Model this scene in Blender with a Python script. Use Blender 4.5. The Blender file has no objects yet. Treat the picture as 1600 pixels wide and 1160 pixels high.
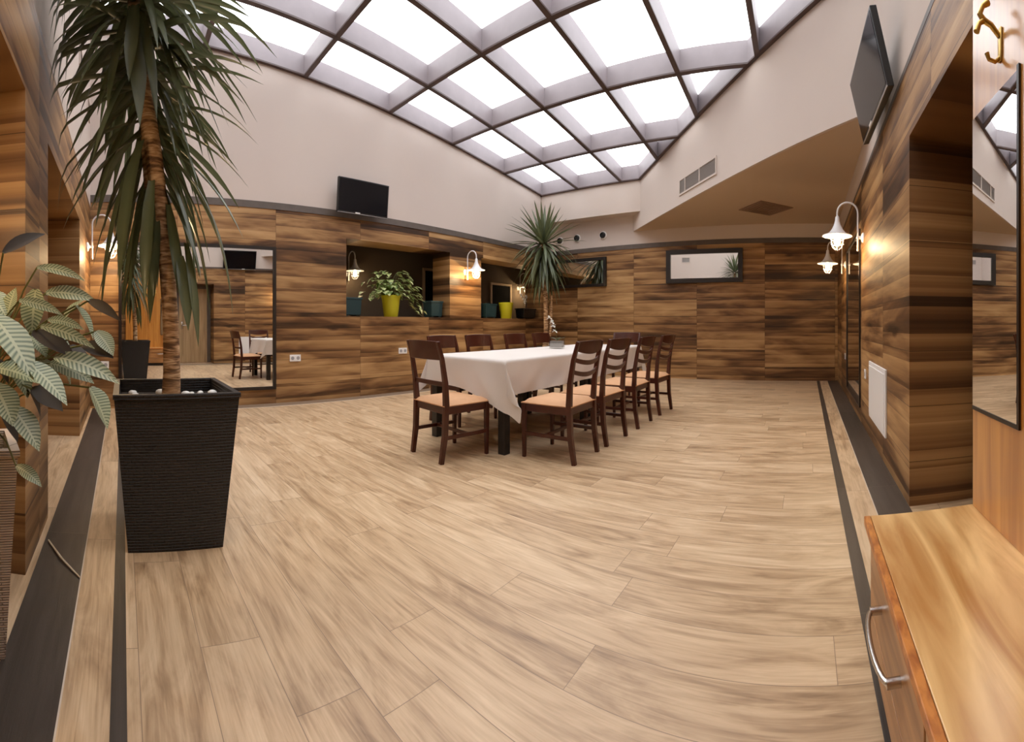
import bpy, bmesh, math, random
from mathutils import Vector, Matrix
random.seed(7)
SC = bpy.context.scene
COL = bpy.context.collection
PI = math.pi

# ------------------------------------------------------------------ camera
F, Y0, A1, EYE = 680.0, 507.5, 191.5, 1.04        # cylindrical panorama, 135 degrees wide
cam_data = bpy.data.cameras.new('camera')
cam = bpy.data.objects.new('camera', cam_data)
COL.objects.link(cam)
SC.camera = cam
cam_data.type = 'PANO'
cam_data.panorama_type = 'CENTRAL_CYLINDRICAL'
cam_data.central_cylindrical_range_u_min = -800 / F
cam_data.central_cylindrical_range_u_max = 800 / F
cam_data.central_cylindrical_range_v_min = -(1160 - Y0) / F
cam_data.central_cylindrical_range_v_max = Y0 / F
cam_data.central_cylindrical_radius = 1.0
cam_data.clip_start = 0.03
_th = (800 - A1) / F
cam.location = (0, 0, EYE)
cam.rotation_euler = (PI / 2, 0, math.atan2(math.cos(_th), math.sin(_th)))

# ------------------------------------------------------------------ sky and exposure
SC.view_settings.view_transform = 'Standard'
SC.view_settings.look = 'None'
SC.view_settings.gamma = 1
SC.view_settings.use_curve_mapping = False
SC.view_settings.exposure = 0.62
SC.cycles.use_denoising = True
SC.cycles.max_bounces = 10
SC.cycles.diffuse_bounces = 8
SC.cycles.transparent_max_bounces = 16
SC.cycles.sample_clamp_indirect = 6.0
SC.cycles.caustics_reflective = False
SC.cycles.caustics_refractive = False
LAMP_W = 15.0
world = bpy.data.worlds.new('overcast_sky')
SC.world = world
world.use_nodes = True
_n, _l = world.node_tree.nodes, world.node_tree.links
_bg = _n['Background']
_tc = _n.new('ShaderNodeTexCoord')
_ns = _n.new('ShaderNodeTexNoise')
_ns.inputs['Scale'].default_value = 2.2
_ns.inputs['Detail'].default_value = 3
_l.new(_tc.outputs['Generated'], _ns.inputs['Vector'])
_rp = _n.new('ShaderNodeValToRGB')
_rp.color_ramp.elements[0].position = 0.35
_rp.color_ramp.elements[0].color = (0.80, 0.82, 0.90, 1)
_rp.color_ramp.elements[1].position = 0.6
_rp.color_ramp.elements[1].color = (1.0, 0.99, 0.97, 1)
_l.new(_ns.outputs['Fac'], _rp.inputs['Fac'])
_l.new(_rp.outputs['Color'], _bg.inputs['Color'])
_bg.inputs['Strength'].default_value = 3.0


# ------------------------------------------------------------------ helpers
def at(px, py, r):
    """A point at horizontal distance r from the camera in the direction of a photo pixel."""
    th = (px - A1) / F
    return Vector((-r * math.cos(th), r * math.sin(th), EYE + (Y0 - py) / F * r))


def tag(o, label=None, cat=None, group=None, kind=None):
    if label: o['label'] = label
    if cat: o['category'] = cat
    if group: o['group'] = group
    if kind: o['kind'] = kind
    return o


def empty(name, loc=(0, 0, 0), rz=0.0, label=None, cat=None, group=None):
    o = bpy.data.objects.new(name, None)
    COL.objects.link(o)
    o.location = loc
    o.rotation_euler = (0, 0, rz)
    o.empty_display_size = 0.1
    return tag(o, label, cat, group)


def copy_tree(o, parent=None):
    c = o.copy()
    COL.objects.link(c)
    if parent: c.parent = parent
    for ch in list(o.children): copy_tree(ch, c)
    return c


class MB:
    def __init__(s):
        s.bm = bmesh.new()
        s.uv = s.bm.loops.layers.uv.new('UVMap')

    def face(s, vs):
        try: return s.bm.faces.new(vs)
        except ValueError: return None

    def prism(s, pts, off):
        """Polygon pts swept by vector off (closed solid)."""
        off = Vector(off)
        a = [s.bm.verts.new(p) for p in pts]
        b = [s.bm.verts.new(Vector(p) + off) for p in pts]
        s.face(list(reversed(a))); s.face(b)
        n = len(a)
        for i in range(n): s.face([a[i], a[(i + 1) % n], b[(i + 1) % n], b[i]])
        return s

    def hexa(s, lo, hi):
        """Two quads (4 points each) joined into a solid."""
        a = [s.bm.verts.new(p) for p in lo]
        b = [s.bm.verts.new(p) for p in hi]
        s.face(list(reversed(a))); s.face(b)
        for i in range(4): s.face([a[i], a[(i + 1) % 4], b[(i + 1) % 4], b[i]])
        return s

    def box(s, x0, x1, y0, y1, z0, z1):
        return s.prism([(x0, y0, z0), (x1, y0, z0), (x1, y1, z0), (x0, y1, z0)], (0, 0, z1 - z0))

    def rbox(s, x0, x1, y0, y1, z0, z1, r=0.004, seg=2):
        """Box with rounded edges."""
        t = bmesh.new()
        bmesh.ops.create_cube(t, size=1)
        for v in t.verts:
            v.co = Vector(((x0 + x1) / 2 + v.co.x * (x1 - x0), (y0 + y1) / 2 + v.co.y * (y1 - y0), (z0 + z1) / 2 + v.co.z * (z1 - z0)))
        bmesh.ops.bevel(t, geom=list(t.edges), offset=r, segments=seg, affect='EDGES', profile=0.5)
        return s.merge(t)

    def merge(s, t):
        m = {v: s.bm.verts.new(v.co) for v in t.verts}
        for f in t.faces: s.face([m[v] for v in f.verts])
        t.free()
        return s

    def tube(s, path, rad, seg=10, cap=True, sq=None):
        path = [Vector(p) for p in path]
        n = len(path)
        if not isinstance(rad, (list, tuple)): rad = [rad] * n
        prev, ref = None, None
        for i, p in enumerate(path):
            d = (path[min(i + 1, n - 1)] - path[max(i - 1, 0)]).normalized()
            if ref is None:
                ref = Vector((0, 0, 1)) if abs(d.z) < 0.9 else Vector((1, 0, 0))
                ref = (ref - d * ref.dot(d)).normalized()
            else:
                ref = (ref - d * ref.dot(d)).normalized()
            o = d.cross(ref)
            ring = [s.bm.verts.new(p + (ref * math.cos(2 * PI * k / seg) + o * math.sin(2 * PI * k / seg)) * rad[i]) for k in range(seg)]
            if prev:
                for k in range(seg): s.face([prev[k], prev[(k + 1) % seg], ring[(k + 1) % seg], ring[k]])
            elif cap: s.face(list(reversed(ring)))
            prev = ring
        if cap: s.face(prev)
        return s

    def bar(s, path, half, side):
        """Rectangular bar along path; half=(a,b) per point, a along 'side', b across."""
        path = [Vector(p) for p in path]
        n = len(path); prev = None
        side = Vector(side).normalized()
        for i, p in enumerate(path):
            d = (path[min(i + 1, n - 1)] - path[max(i - 1, 0)]).normalized()
            w = d.cross(side).normalized()
            a, b = half[i] if isinstance(half, list) else half
            ring = [s.bm.verts.new(p + side * a * i1 + w * b * i2) for i1, i2 in ((-1, -1), (1, -1), (1, 1), (-1, 1))]
            if prev:
                for k in range(4): s.face([prev[k], prev[(k + 1) % 4], ring[(k + 1) % 4], ring[k]])
            else: s.face(list(reversed(ring)))
            prev = ring
        s.face(prev)
        return s

    def lathe(s, prof, seg=20, c=(0, 0, 0), axis='z', closed=False):
        """prof: list of (radius, height)."""
        c = Vector(c); prev = None; first = None
        for r, h in prof:
            ring = []
            for k in range(seg):
                a = 2 * PI * k / seg
                u, v = r * math.cos(a), r * math.sin(a)
                q = Vector((u, v, h)) if axis == 'z' else (Vector((u, h, v)) if axis == 'y' else Vector((h, u, v)))
                ring.append(s.bm.verts.new(c + q))
            if prev:
                for k in range(seg): s.face([prev[k], prev[(k + 1) % seg], ring[(k + 1) % seg], ring[k]])
            else: first = ring
            prev = ring
        if closed:
            for k in range(seg): s.face([prev[k], prev[(k + 1) % seg], first[(k + 1) % seg], first[k]])
        else:
            if prof[0][0] > 1e-4: s.face(list(reversed(first)))
            if prof[-1][0] > 1e-4: s.face(prev)
        return s

    def blob(s, c, r, seg=2):
        t = bmesh.new()
        bmesh.ops.create_icosphere(t, subdivisions=seg, radius=1)
        for v in t.verts:
            v.co = Vector((v.co.x * r[0], v.co.y * r[1], v.co.z * r[2])) + Vector(c)
        return s.merge(t)

    def leaf(s, base, d, L, W, prof, droop=0.5, n=7, fold=0.25, roll=0.0, tip=None):
        base = Vector(base); d = Vector(d).normalized()
        side = d.cross(Vector((0, 0, 1)))
        if side.length < 0.05: side = Vector((random.uniform(-1, 1), random.uniform(-1, 1), 0))
        side.normalize()
        if roll: side = Matrix.Rotation(roll, 3, d) @ side
        p = base.copy(); rows = []
        for i in range(n + 1):
            t = i / n
            w = W * prof(t) / 2
            nr = side.cross(d).normalized()
            if nr.z < 0 and abs(roll) < 0.01: nr = -nr
            rows.append((t, [s.bm.verts.new(p - side * w + nr * fold * w), s.bm.verts.new(p), s.bm.verts.new(p + side * w + nr * fold * w)]))
            p = p + d * (L / n)
            d = (d + Vector((0, 0, -1)) * droop / n).normalized()
            side = (side - d * side.dot(d)).normalized()
        for (t0, a), (t1, b) in zip(rows, rows[1:]):
            for k in range(2):
                f = s.face([a[k], a[k + 1], b[k + 1], b[k]])
                if f:
                    for lp, uv in zip(f.loops, ((k / 2, t0), ((k + 1) / 2, t0), ((k + 1) / 2, t1), (k / 2, t1))): lp[s.uv].uv = uv
                    f.smooth = True
        return s

    def build(s, name, mat, parent=None, smooth=False, bevel=0, solid=0, subsurf=0):
        bmesh.ops.recalc_face_normals(s.bm, faces=list(s.bm.faces)) if not solid else None
        if smooth:
            for f in s.bm.faces: f.smooth = True
        me = bpy.data.meshes.new(name)
        s.bm.to_mesh(me); s.bm.free()
        o = bpy.data.objects.new(name, me)
        COL.objects.link(o)
        if mat: me.materials.append(mat)
        if parent: o.parent = parent
        if bevel:
            b = o.modifiers.new('bevel', 'BEVEL'); b.width = bevel; b.segments = 2; b.limit_method = 'ANGLE'; b.angle_limit = 0.7
        if solid:
            b = o.modifiers.new('solid', 'SOLIDIFY'); b.thickness = solid; b.offset = 0
        if subsurf:
            b = o.modifiers.new('sub', 'SUBSURF'); b.levels = subsurf; b.render_levels = subsurf
        if smooth and not subsurf:
            try: me.set_sharp_from_angle(angle=0.9)
            except Exception: pass
        return o


# ------------------------------------------------------------------ materials
def new_mat(name):
    m = bpy.data.materials.new(name)
    m.use_nodes = True
    nt = m.node_tree
    return m, nt, nt.nodes['Principled BSDF']


def plain(name, col, rough=0.5, metal=0.0, spec=0.5, noise=0.0, nscale=6.0, bump=0.0, bscale=60.0, sheen=0.0):
    m, nt, b = new_mat(name)
    b.inputs['Base Color'].default_value = (*col, 1)
    b.inputs['Roughness'].default_value = rough
    b.inputs['Metallic'].default_value = metal
    b.inputs['Specular IOR Level'].default_value = spec
    if sheen: b.inputs['Sheen Weight'].default_value = sheen
    tc = nt.nodes.new('ShaderNodeTexCoord')
    if noise:
        n = nt.nodes.new('ShaderNodeTexNoise'); n.inputs['Scale'].default_value = nscale; n.inputs['Detail'].default_value = 4
        nt.links.new(tc.outputs['Object'], n.inputs['Vector'])
        mx = nt.nodes.new('ShaderNodeMix'); mx.data_type = 'RGBA'
        mx.inputs[6].default_value = (*[c * (1 - noise) for c in col], 1)
        mx.inputs[7].default_value = (*[min(1, c * (1 + noise)) for c in col], 1)
        nt.links.new(n.outputs['Fac'], mx.inputs[0]); nt.links.new(mx.outputs[2], b.inputs['Base Color'])
    if bump:
        n2 = nt.nodes.new('ShaderNodeTexNoise'); n2.inputs['Scale'].default_value = bscale
        nt.links.new(tc.outputs['Object'], n2.inputs['Vector'])
        bp = nt.nodes.new('ShaderNodeBump'); bp.inputs['Strength'].default_value = bump; bp.inputs['Distance'].default_value = 0.01
        nt.links.new(n2.outputs['Fac'], bp.inputs['Height']); nt.links.new(bp.outputs[0], b.inputs['Normal'])
    return m


def ramp(nt, stops):
    r = nt.nodes.new('ShaderNodeValToRGB')
    e = r.color_ramp.elements
    while len(e) < len(stops): e.new(0.5)
    for k, (p, c) in zip(e, stops):
        k.position = p; k.color = (*c, 1)
    return r


def planks(name, ua, va, tu, tv, u0, v0, stops, grain=(0.8, 8.0), stagger=False, rough=0.35, joint=0.0025, jcol=(0.02, 0.012, 0.006), nscale=1.6, spec=0.5, tint=0.25, knots=True, boards=0.5, fine=0.22, swirl=0.5, detail=5):
    """Wood-look planks or tiles: u runs along the grain (axis letter ua), v across (va)."""
    m, nt, b = new_mat(name)
    N, L = nt.nodes, nt.links
    def math_(op, a, bb=None, clamp=False):
        n = N.new('ShaderNodeMath'); n.operation = op; n.use_clamp = clamp
        for i, x in enumerate((a, bb)):
            if x is None: continue
            if isinstance(x, (int, float)): n.inputs[i].default_value = x
            else: L.new(x, n.inputs[i])
        return n.outputs[0]
    tc = N.new('ShaderNodeTexCoord'); sp = N.new('ShaderNodeSeparateXYZ')
    L.new(tc.outputs['Object'], sp.inputs[0])
    u, v = sp.outputs['XYZ'.index(ua)], sp.outputs['XYZ'.index(va)]
    vv = math_('DIVIDE', math_('SUBTRACT', v, v0), tv)
    iv = math_('FLOOR', vv); fv = math_('FRACT', vv)
    uu = math_('DIVIDE', math_('SUBTRACT', u, u0), tu)
    if stagger:
        wn0 = N.new('ShaderNodeTexWhiteNoise'); wn0.noise_dimensions = '1D'
        L.new(iv, wn0.inputs['W'])
        uu = math_('ADD', uu, wn0.outputs['Value'])
    iu = math_('FLOOR', uu); fu = math_('FRACT', uu)
    cid = N.new('ShaderNodeCombineXYZ'); L.new(iu, cid.inputs[0]); L.new(iv, cid.inputs[1])
    wn = N.new('ShaderNodeTexWhiteNoise'); wn.noise_dimensions = '3D'; L.new(cid.outputs[0], wn.inputs['Vector'])
    sr = N.new('ShaderNodeSeparateColor'); L.new(wn.outputs['Color'], sr.inputs[0])
    # boards printed inside each tile
    gx = math_('ADD', math_('MULTIPLY', u, grain[0]), math_('MULTIPLY', sr.outputs[0], 40))
    gy = math_('ADD', math_('MULTIPLY', v, grain[1]), math_('MULTIPLY', sr.outputs[1], 40))
    cg = N.new('ShaderNodeCombineXYZ'); L.new(gx, cg.inputs[0]); L.new(gy, cg.inputs[1]); L.new(math_('MULTIPLY', sr.outputs[2], 30), cg.inputs[2])
    n1 = N.new('ShaderNodeTexNoise'); n1.inputs['Scale'].default_value = nscale; n1.inputs['Detail'].default_value = detail; n1.inputs['Roughness'].default_value = 0.55; n1.inputs['Distortion'].default_value = swirl
    L.new(cg.outputs[0], n1.inputs['Vector'])
    # fine grain
    cf = N.new('ShaderNodeCombineXYZ'); L.new(math_('MULTIPLY', gx, 2.0), cf.inputs[0]); L.new(math_('MULTIPLY', gy, 9.0), cf.inputs[1])
    n2 = N.new('ShaderNodeTexNoise'); n2.inputs['Scale'].default_value = 1.5; n2.inputs['Detail'].default_value = 6; n2.inputs['Distortion'].default_value = 1.2
    L.new(cf.outputs[0], n2.inputs['Vector'])
    fac = math_('ADD', math_('MULTIPLY', n1.outputs['Fac'], 1 - fine), math_('MULTIPLY', n2.outputs['Fac'], fine))
    fac = math_('ADD', fac, math_('MULTIPLY', math_('SUBTRACT', sr.outputs[2], 0.5), tint))
    if boards:
        sb = math_('FRACT', math_('ADD', math_('MULTIPLY', fv, 2.0), sr.outputs[0]))
        fac = math_('ADD', fac, math_('MULTIPLY', math_('SUBTRACT', sb, 0.5), 0.18 * boards))
    if knots:
        ck = N.new('ShaderNodeCombineXYZ'); L.new(math_('MULTIPLY', u, 0.9), ck.inputs[0]); L.new(math_('MULTIPLY', v, 2.4), ck.inputs[1]); L.new(sr.outputs[1], ck.inputs[2])
        vo = N.new('ShaderNodeTexVoronoi'); vo.inputs['Scale'].default_value = 1.0
        L.new(ck.outputs[0], vo.inputs['Vector'])
        kn = math_('MULTIPLY', math_('SUBTRACT', 0.09, vo.outputs['Distance'], True), 2.2)
        fac = math_('SUBTRACT', fac, kn)
    rp = ramp(nt, stops)
    L.new(fac, rp.inputs[0])
    ju = math_('LESS_THAN', math_('MULTIPLY', math_('MINIMUM', fu, math_('SUBTRACT', 1.0, fu)), tu), joint)
    jv = math_('LESS_THAN', math_('MULTIPLY', math_('MINIMUM', fv, math_('SUBTRACT', 1.0, fv)), tv), joint)
    j = math_('MAXIMUM', ju, jv)
    mx = N.new('ShaderNodeMix'); mx.data_type = 'RGBA'
    L.new(math_('MULTIPLY', j, 0.8), mx.inputs[0]); L.new(rp.outputs[0], mx.inputs[6]); mx.inputs[7].default_value = (*jcol, 1)
    L.new(mx.outputs[2], b.inputs['Base Color'])
    b.inputs['Roughness'].default_value = rough
    b.inputs['Specular IOR Level'].default_value = spec
    bp = N.new('ShaderNodeBump'); bp.inputs['Strength'].default_value = 0.25; bp.inputs['Distance'].default_value = 0.003
    L.new(math_('SUBTRACT', n2.outputs['Fac'], j), bp.inputs['Height']); L.new(bp.outputs[0], b.inputs['Normal'])
    return m


WALL_STOPS = [(0.27, (0.042, 0.019, 0.007)), (0.40, (0.125, 0.057, 0.021)), (0.5, (0.25, 0.128, 0.050)), (0.60, (0.38, 0.215, 0.088)), (0.76, (0.52, 0.32, 0.145))]
FLOOR_STOPS = [(0.25, (0.20, 0.115, 0.058)), (0.38, (0.40, 0.26, 0.145)), (0.51, (0.57, 0.395, 0.235)), (0.68, (0.72, 0.535, 0.345))]
M = {}
WKW = dict(grain=(0.55, 3.4), rough=0.46, spec=0.35, jcol=(0.05, 0.026, 0.012), joint=0.002, fine=0.13, detail=3.2, tint=0.24, boards=0.9)
M['wood_y'] = planks('wood_wall_tile_along', 'Y', 'Z', 1.3, 0.317, 1.985, 0.253, WALL_STOPS, **WKW)
M['wood_x'] = planks('wood_wall_tile_across', 'X', 'Z', 1.3, 0.317, -0.767, 0.253, WALL_STOPS, **WKW)
M['floor_x'] = planks('oak_floor_plank', 'X', 'Y', 1.2, 0.2, 0.0, 0.05, FLOOR_STOPS, grain=(1.1, 5.0), stagger=True, rough=0.36, joint=0.0012, jcol=(0.2, 0.13, 0.08), tint=0.11, knots=False, nscale=1.7, boards=0, swirl=1.5, fine=0.34)
M['floor_y'] = planks('oak_border_plank', 'Y', 'X', 1.2, 0.2, 0.3, 0.19, FLOOR_STOPS, grain=(1.1, 5.0), rough=0.36, joint=0.0015, jcol=(0.2, 0.13, 0.08), tint=0.11, knots=False, nscale=1.7, boards=0, swirl=1.5, fine=0.34)
M['floor_yx'] = planks('oak_border_plank_front', 'X', 'Y', 1.2, 0.2, 0.3, -0.17, FLOOR_STOPS, grain=(1.1, 5.0), rough=0.36, joint=0.0015, jcol=(0.2, 0.13, 0.08), tint=0.11, knots=False, nscale=1.7, boards=0, swirl=1.5, fine=0.34)
DARK_STOPS = [(0.3, (0.035, 0.026, 0.020)), (0.7, (0.075, 0.058, 0.047))]
M['dark_y'] = planks('dark_floor_tile_right', 'Y', 'X', 1.2, 1.0, 0.35, -0.3, DARK_STOPS, grain=(1, 12), rough=0.4, joint=0.002, jcol=(0.1, 0.08, 0.06), knots=False, boards=0)
M['dark_x'] = planks('dark_floor_tile_front', 'X', 'Y', 1.2, 1.0, -0.95, -0.8, DARK_STOPS, grain=(1, 12), rough=0.4, joint=0.002, jcol=(0.1, 0.08, 0.06), knots=False, boards=0)
M['plaster'] = plain('cream_plaster', (0.61, 0.528, 0.475), 0.85, spec=0.2, noise=0.03, nscale=2.0, bump=0.05, bscale=40)
M['soffit'] = plain('shade_toned_cream', (0.56, 0.44, 0.32), 0.85, spec=0.2, noise=0.03, nscale=2.0)  # cream plaster with its shade and warm bounce put into the colour
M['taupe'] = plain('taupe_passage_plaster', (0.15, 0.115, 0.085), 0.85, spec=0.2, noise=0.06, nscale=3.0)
M['trim'] = plain('dark_trim_tile', (0.105, 0.082, 0.068), 0.5, noise=0.25, nscale=9)
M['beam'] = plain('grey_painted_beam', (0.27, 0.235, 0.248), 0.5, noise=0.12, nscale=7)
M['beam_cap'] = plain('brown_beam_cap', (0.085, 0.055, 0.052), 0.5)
M['mahogany'] = plain('mahogany_stain', (0.060, 0.014, 0.007), 0.28, noise=0.35, nscale=14)
M['seat'] = plain('tan_upholstery', (0.60, 0.33, 0.17), 0.75, noise=0.08, nscale=30, bump=0.1, bscale=200)
M['cloth'] = plain('white_linen', (0.70, 0.65, 0.61), 0.9, spec=0.2, noise=0.03, nscale=8, sheen=0.2)
M['black_wood'] = plain('black_stained_wood', (0.012, 0.009, 0.008), 0.4)
M['black'] = plain('black_plastic', (0.008, 0.008, 0.009), 0.3)
M['screen'] = plain('dark_screen', (0.004, 0.004, 0.006), 0.12, spec=0.25)
M['silver'] = plain('silver_plastic', (0.45, 0.44, 0.44), 0.3, metal=0.6)
M['white'] = plain('white_plastic', (0.82, 0.81, 0.80), 0.4)
M['socket'] = plain('grey_socket_insert', (0.35, 0.35, 0.37), 0.4)
M['lamp_white'] = plain('white_lamp_enamel', (0.80, 0.79, 0.80), 0.3)
M['vent'] = plain('grey_vent_metal', (0.34, 0.31, 0.29), 0.5)
M['vent_brown'] = plain('brown_vent_paint', (0.24, 0.155, 0.11), 0.6)
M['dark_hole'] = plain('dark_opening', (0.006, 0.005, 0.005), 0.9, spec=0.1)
M['chrome'] = plain('brushed_steel', (0.62, 0.60, 0.57), 0.25, metal=1.0)
M['brass'] = plain('aged_brass', (0.50, 0.33, 0.10), 0.28, metal=1.0, noise=0.4, nscale=60)
M['mirror'] = plain('mirror_glass', (0.90, 0.90, 0.89), 0.0, metal=1.0)
M['mirror_frame'] = plain('black_mirror_frame', (0.016, 0.011, 0.009), 0.35)
M['lime'] = plain('lime_glazed_pot', (0.60, 0.60, 0.025), 0.35)
M['teal'] = plain('dark_teal_plastic', (0.015, 0.045, 0.05), 0.5)
M['soil'] = plain('potting_soil', (0.03, 0.018, 0.010), 0.95, bump=0.6, bscale=50)
M['pebble'] = plain('white_pebble', (0.80, 0.78, 0.74), 0.6)
M['stem'] = plain('leaf_stalk', (0.16, 0.17, 0.06), 0.6)
M['straw'] = plain('dry_straw', (0.62, 0.52, 0.38), 0.7)
M['petal'] = plain('white_petal', (0.86, 0.85, 0.80), 0.6)
M['clear'] = None


def glass_mat(name, tint, gl=0.06):
    m, nt, b = new_mat(name)
    N, L = nt.nodes, nt.links
    N.remove(b)
    t = N.new('ShaderNodeBsdfTransparent'); t.inputs[0].default_value = (*tint, 1)
    g = N.new('ShaderNodeBsdfGlossy'); g.inputs['Roughness'].default_value = 0.02
    mx = N.new('ShaderNodeMixShader'); mx.inputs[0].default_value = gl
    L.new(t.outputs[0], mx.inputs[1]); L.new(g.outputs[0], mx.inputs[2])
    L.new(mx.outputs[0], N['Material Output'].inputs[0])
    return m


M['pane'] = glass_mat('skylight_glass', (0.97, 0.975, 0.98), 0.03)
M['clear'] = glass_mat('clear_glass', (0.95, 0.95, 0.94), 0.10)


def emit_mat(name, col, st):
    m, nt, b = new_mat(name)
    b.inputs['Base Color'].default_value = (1, 1, 1, 1)
    b.inputs['Emission Color'].default_value = (*col, 1)
    b.inputs['Emission Strength'].default_value = st
    return m


M['bulb'] = emit_mat('glowing_bulb', (1.0, 0.78, 0.48), 14.0)


def furniture(name, c0, c1, ga, gb, sc=3.0, rough=0.3, coat=0.0):
    """Veneer with grain running along the axis whose scale is smallest."""
    m, nt, b = new_mat(name)
    N, L = nt.nodes, nt.links
    tc = N.new('ShaderNodeTexCoord'); mp = N.new('ShaderNodeMapping')
    mp.inputs['Scale'].default_value = ga
    L.new(tc.outputs['Object'], mp.inputs[0])
    n = N.new('ShaderNodeTexNoise'); n.inputs['Scale'].default_value = sc; n.inputs['Detail'].default_value = 6; n.inputs['Distortion'].default_value = gb
    L.new(mp.outputs[0], n.inputs['Vector'])
    r = ramp(nt, [(0.32, c0), (0.47, tuple((a + bb) / 2 for a, bb in zip(c0, c1))), (0.62, c1)])
    L.new(n.outputs['Fac'], r.inputs[0]); L.new(r.outputs[0], b.inputs['Base Color'])
    b.inputs['Roughness'].default_value = rough
    b.inputs['Coat Weight'].default_value = coat; b.inputs['Coat Roughness'].default_value = 0.2; b.inputs['Coat IOR'].default_value = 1.5 if coat < 0.8 else 1.7
    return m


M['bench_top'] = furniture('honey_bench_veneer', (0.50, 0.235, 0.066), (0.90, 0.60, 0.26), (7.0, 0.9, 7.0), 0.9, 1.6, 0.3, 0.6)
M['panel'] = furniture('orange_panel_veneer', (0.40, 0.15, 0.024), (0.60, 0.27, 0.052), (6, 9.0, 0.6), 0.5, 2.2, 0.3, 0.9)
M['edge'] = furniture('orange_edge_veneer', (0.34, 0.10, 0.018), (0.62, 0.24, 0.050), (30, 12.0, 30), 0.4, 2.0, 0.4)
M['drawer'] = furniture('brown_drawer_veneer', (0.26, 0.115, 0.036), (0.50, 0.25, 0.092), (6, 0.9, 9), 0.7, 1.8, 0.35)
M['door'] = furniture('oak_door_veneer', (0.30, 0.19, 0.095), (0.46, 0.31, 0.165), (9, 9.0, 0.7), 0.5, 2.0, 0.4)


def woven(name, col, col2, sx, sz, axis):
    m, nt, b = new_mat(name)
    N, L = nt.nodes, nt.links
    tc = N.new('ShaderNodeTexCoord'); sp = N.new('ShaderNodeSeparateXYZ'); L.new(tc.outputs['Object'], sp.inputs[0])
    cb = N.new('ShaderNodeCombineXYZ')
    add = N.new('ShaderNodeMath'); add.operation = 'ADD'; L.new(sp.outputs[0], add.inputs[0]); L.new(sp.outputs[1], add.inputs[1])
    L.new(add.outputs[0] if axis == 'xy' else sp.outputs['XYZ'.index(axis)], cb.inputs[0]); L.new(sp.outputs[2], cb.inputs[1])
    br = N.new('ShaderNodeTexBrick')
    br.inputs['Color1'].default_value = (*col, 1); br.inputs['Color2'].default_value = (*[c * 1.25 for c in col], 1); br.inputs['Mortar'].default_value = (*col2, 1)
    br.inputs['Scale'].default_value = 1.0; br.inputs['Brick Width'].default_value = sx; br.inputs['Row Height'].default_value = sz; br.inputs['Mortar Size'].default_value = 0.0022; br.inputs['Mortar Smooth'].default_value = 1.0
    L.new(cb.outputs[0], br.inputs['Vector']); L.new(br.outputs['Color'], b.inputs['Base Color'])
    bp = N.new('ShaderNodeBump'); bp.inputs['Strength'].default_value = 1.0; bp.inputs['Distance'].default_value = 0.01; bp.invert = True
    L.new(br.outputs['Fac'], bp.inputs['Height']); L.new(bp.outputs[0], b.inputs['Normal'])
    b.inputs['Roughness'].default_value = 0.45
    return m


M['wicker'] = woven('dark_woven_resin', (0.011, 0.0075, 0.006), (0.002, 0.0015, 0.001), 0.034, 0.014, 'xy')
M['wicker_tan'] = woven('taupe_woven_resin', (0.52, 0.43, 0.35), (0.34, 0.27, 0.21), 0.4, 0.008, 'xy')


def leaf_mat(name, c0, c1, kind='long', rough=0.35, trans=0.25):
    """c0 ground, c1 marking; markings follow the leaf's own UV (v along, u across)."""
    m, nt, b = new_mat(name)
    N, L = nt.nodes, nt.links
    def math_(op, a, bb=None, clamp=False):
        n = N.new('ShaderNodeMath'); n.operation = op; n.use_clamp = clamp
        for i, x in enumerate((a, bb)):
            if x is None: continue
            if isinstance(x, (int, float)): n.inputs[i].default_value = x
            else: L.new(x, n.inputs[i])
        return n.outputs[0]
    uv = N.new('ShaderNodeUVMap'); uv.uv_map = 'UVMap'
    sp = N.new('ShaderNodeSeparateXYZ'); L.new(uv.outputs[0], sp.inputs[0])
    across = math_('MULTIPLY', math_('ABSOLUTE', math_('SUBTRACT', sp.outputs[0], 0.5)), 2.0)
    if kind == 'herring':
        ph = math_('ADD', math_('MULTIPLY', sp.outputs[1], 92.0), math_('MULTIPLY', across, -9.0))
        fac = math_('ADD', math_('MULTIPLY', math_('SINE', ph), 0.5), 0.5)
        rib = math_('LESS_THAN', across, 0.10)
        fac = math_('MAXIMUM', math_('POWER', fac, 0.8), rib)
    elif kind == 'patch':
        tc = N.new('ShaderNodeTexCoord'); n = N.new('ShaderNodeTexNoise'); n.inputs['Scale'].default_value = 22
        L.new(tc.outputs['Object'], n.inputs['Vector'])
        fac = math_('MULTIPLY', math_('SUBTRACT', n.outputs['Fac'], 0.42), 7.0, True)
    else:
        tc = N.new('ShaderNodeTexCoord'); n = N.new('ShaderNodeTexNoise'); n.inputs['Scale'].default_value = 5
        L.new(tc.outputs['Object'], n.inputs['Vector'])
        fac = math_('ADD', math_('MULTIPLY', n.outputs['Fac'], 0.7), math_('MULTIPLY', math_('SUBTRACT', 1.0, across), 0.3))
    mx = N.new('ShaderNodeMix'); mx.data_type = 'RGBA'
    L.new(fac, mx.inputs[0]); mx.inputs[6].default_value = (*c0, 1); mx.inputs[7].default_value = (*c1, 1)
    L.new(mx.outputs[2], b.inputs['Base Color'])
    b.inputs['Roughness'].default_value = rough
    tr = N.new('ShaderNodeBsdfTranslucent'); L.new(mx.outputs[2], tr.inputs[0])
    ms = N.new('ShaderNodeMixShader'); ms.inputs[0].default_value = trans
    L.new(b.outputs[0], ms.inputs[1]); L.new(tr.outputs[0], ms.inputs[2]); L.new(ms.outputs[0], N['Material Output'].inputs[0])
    return m


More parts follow.
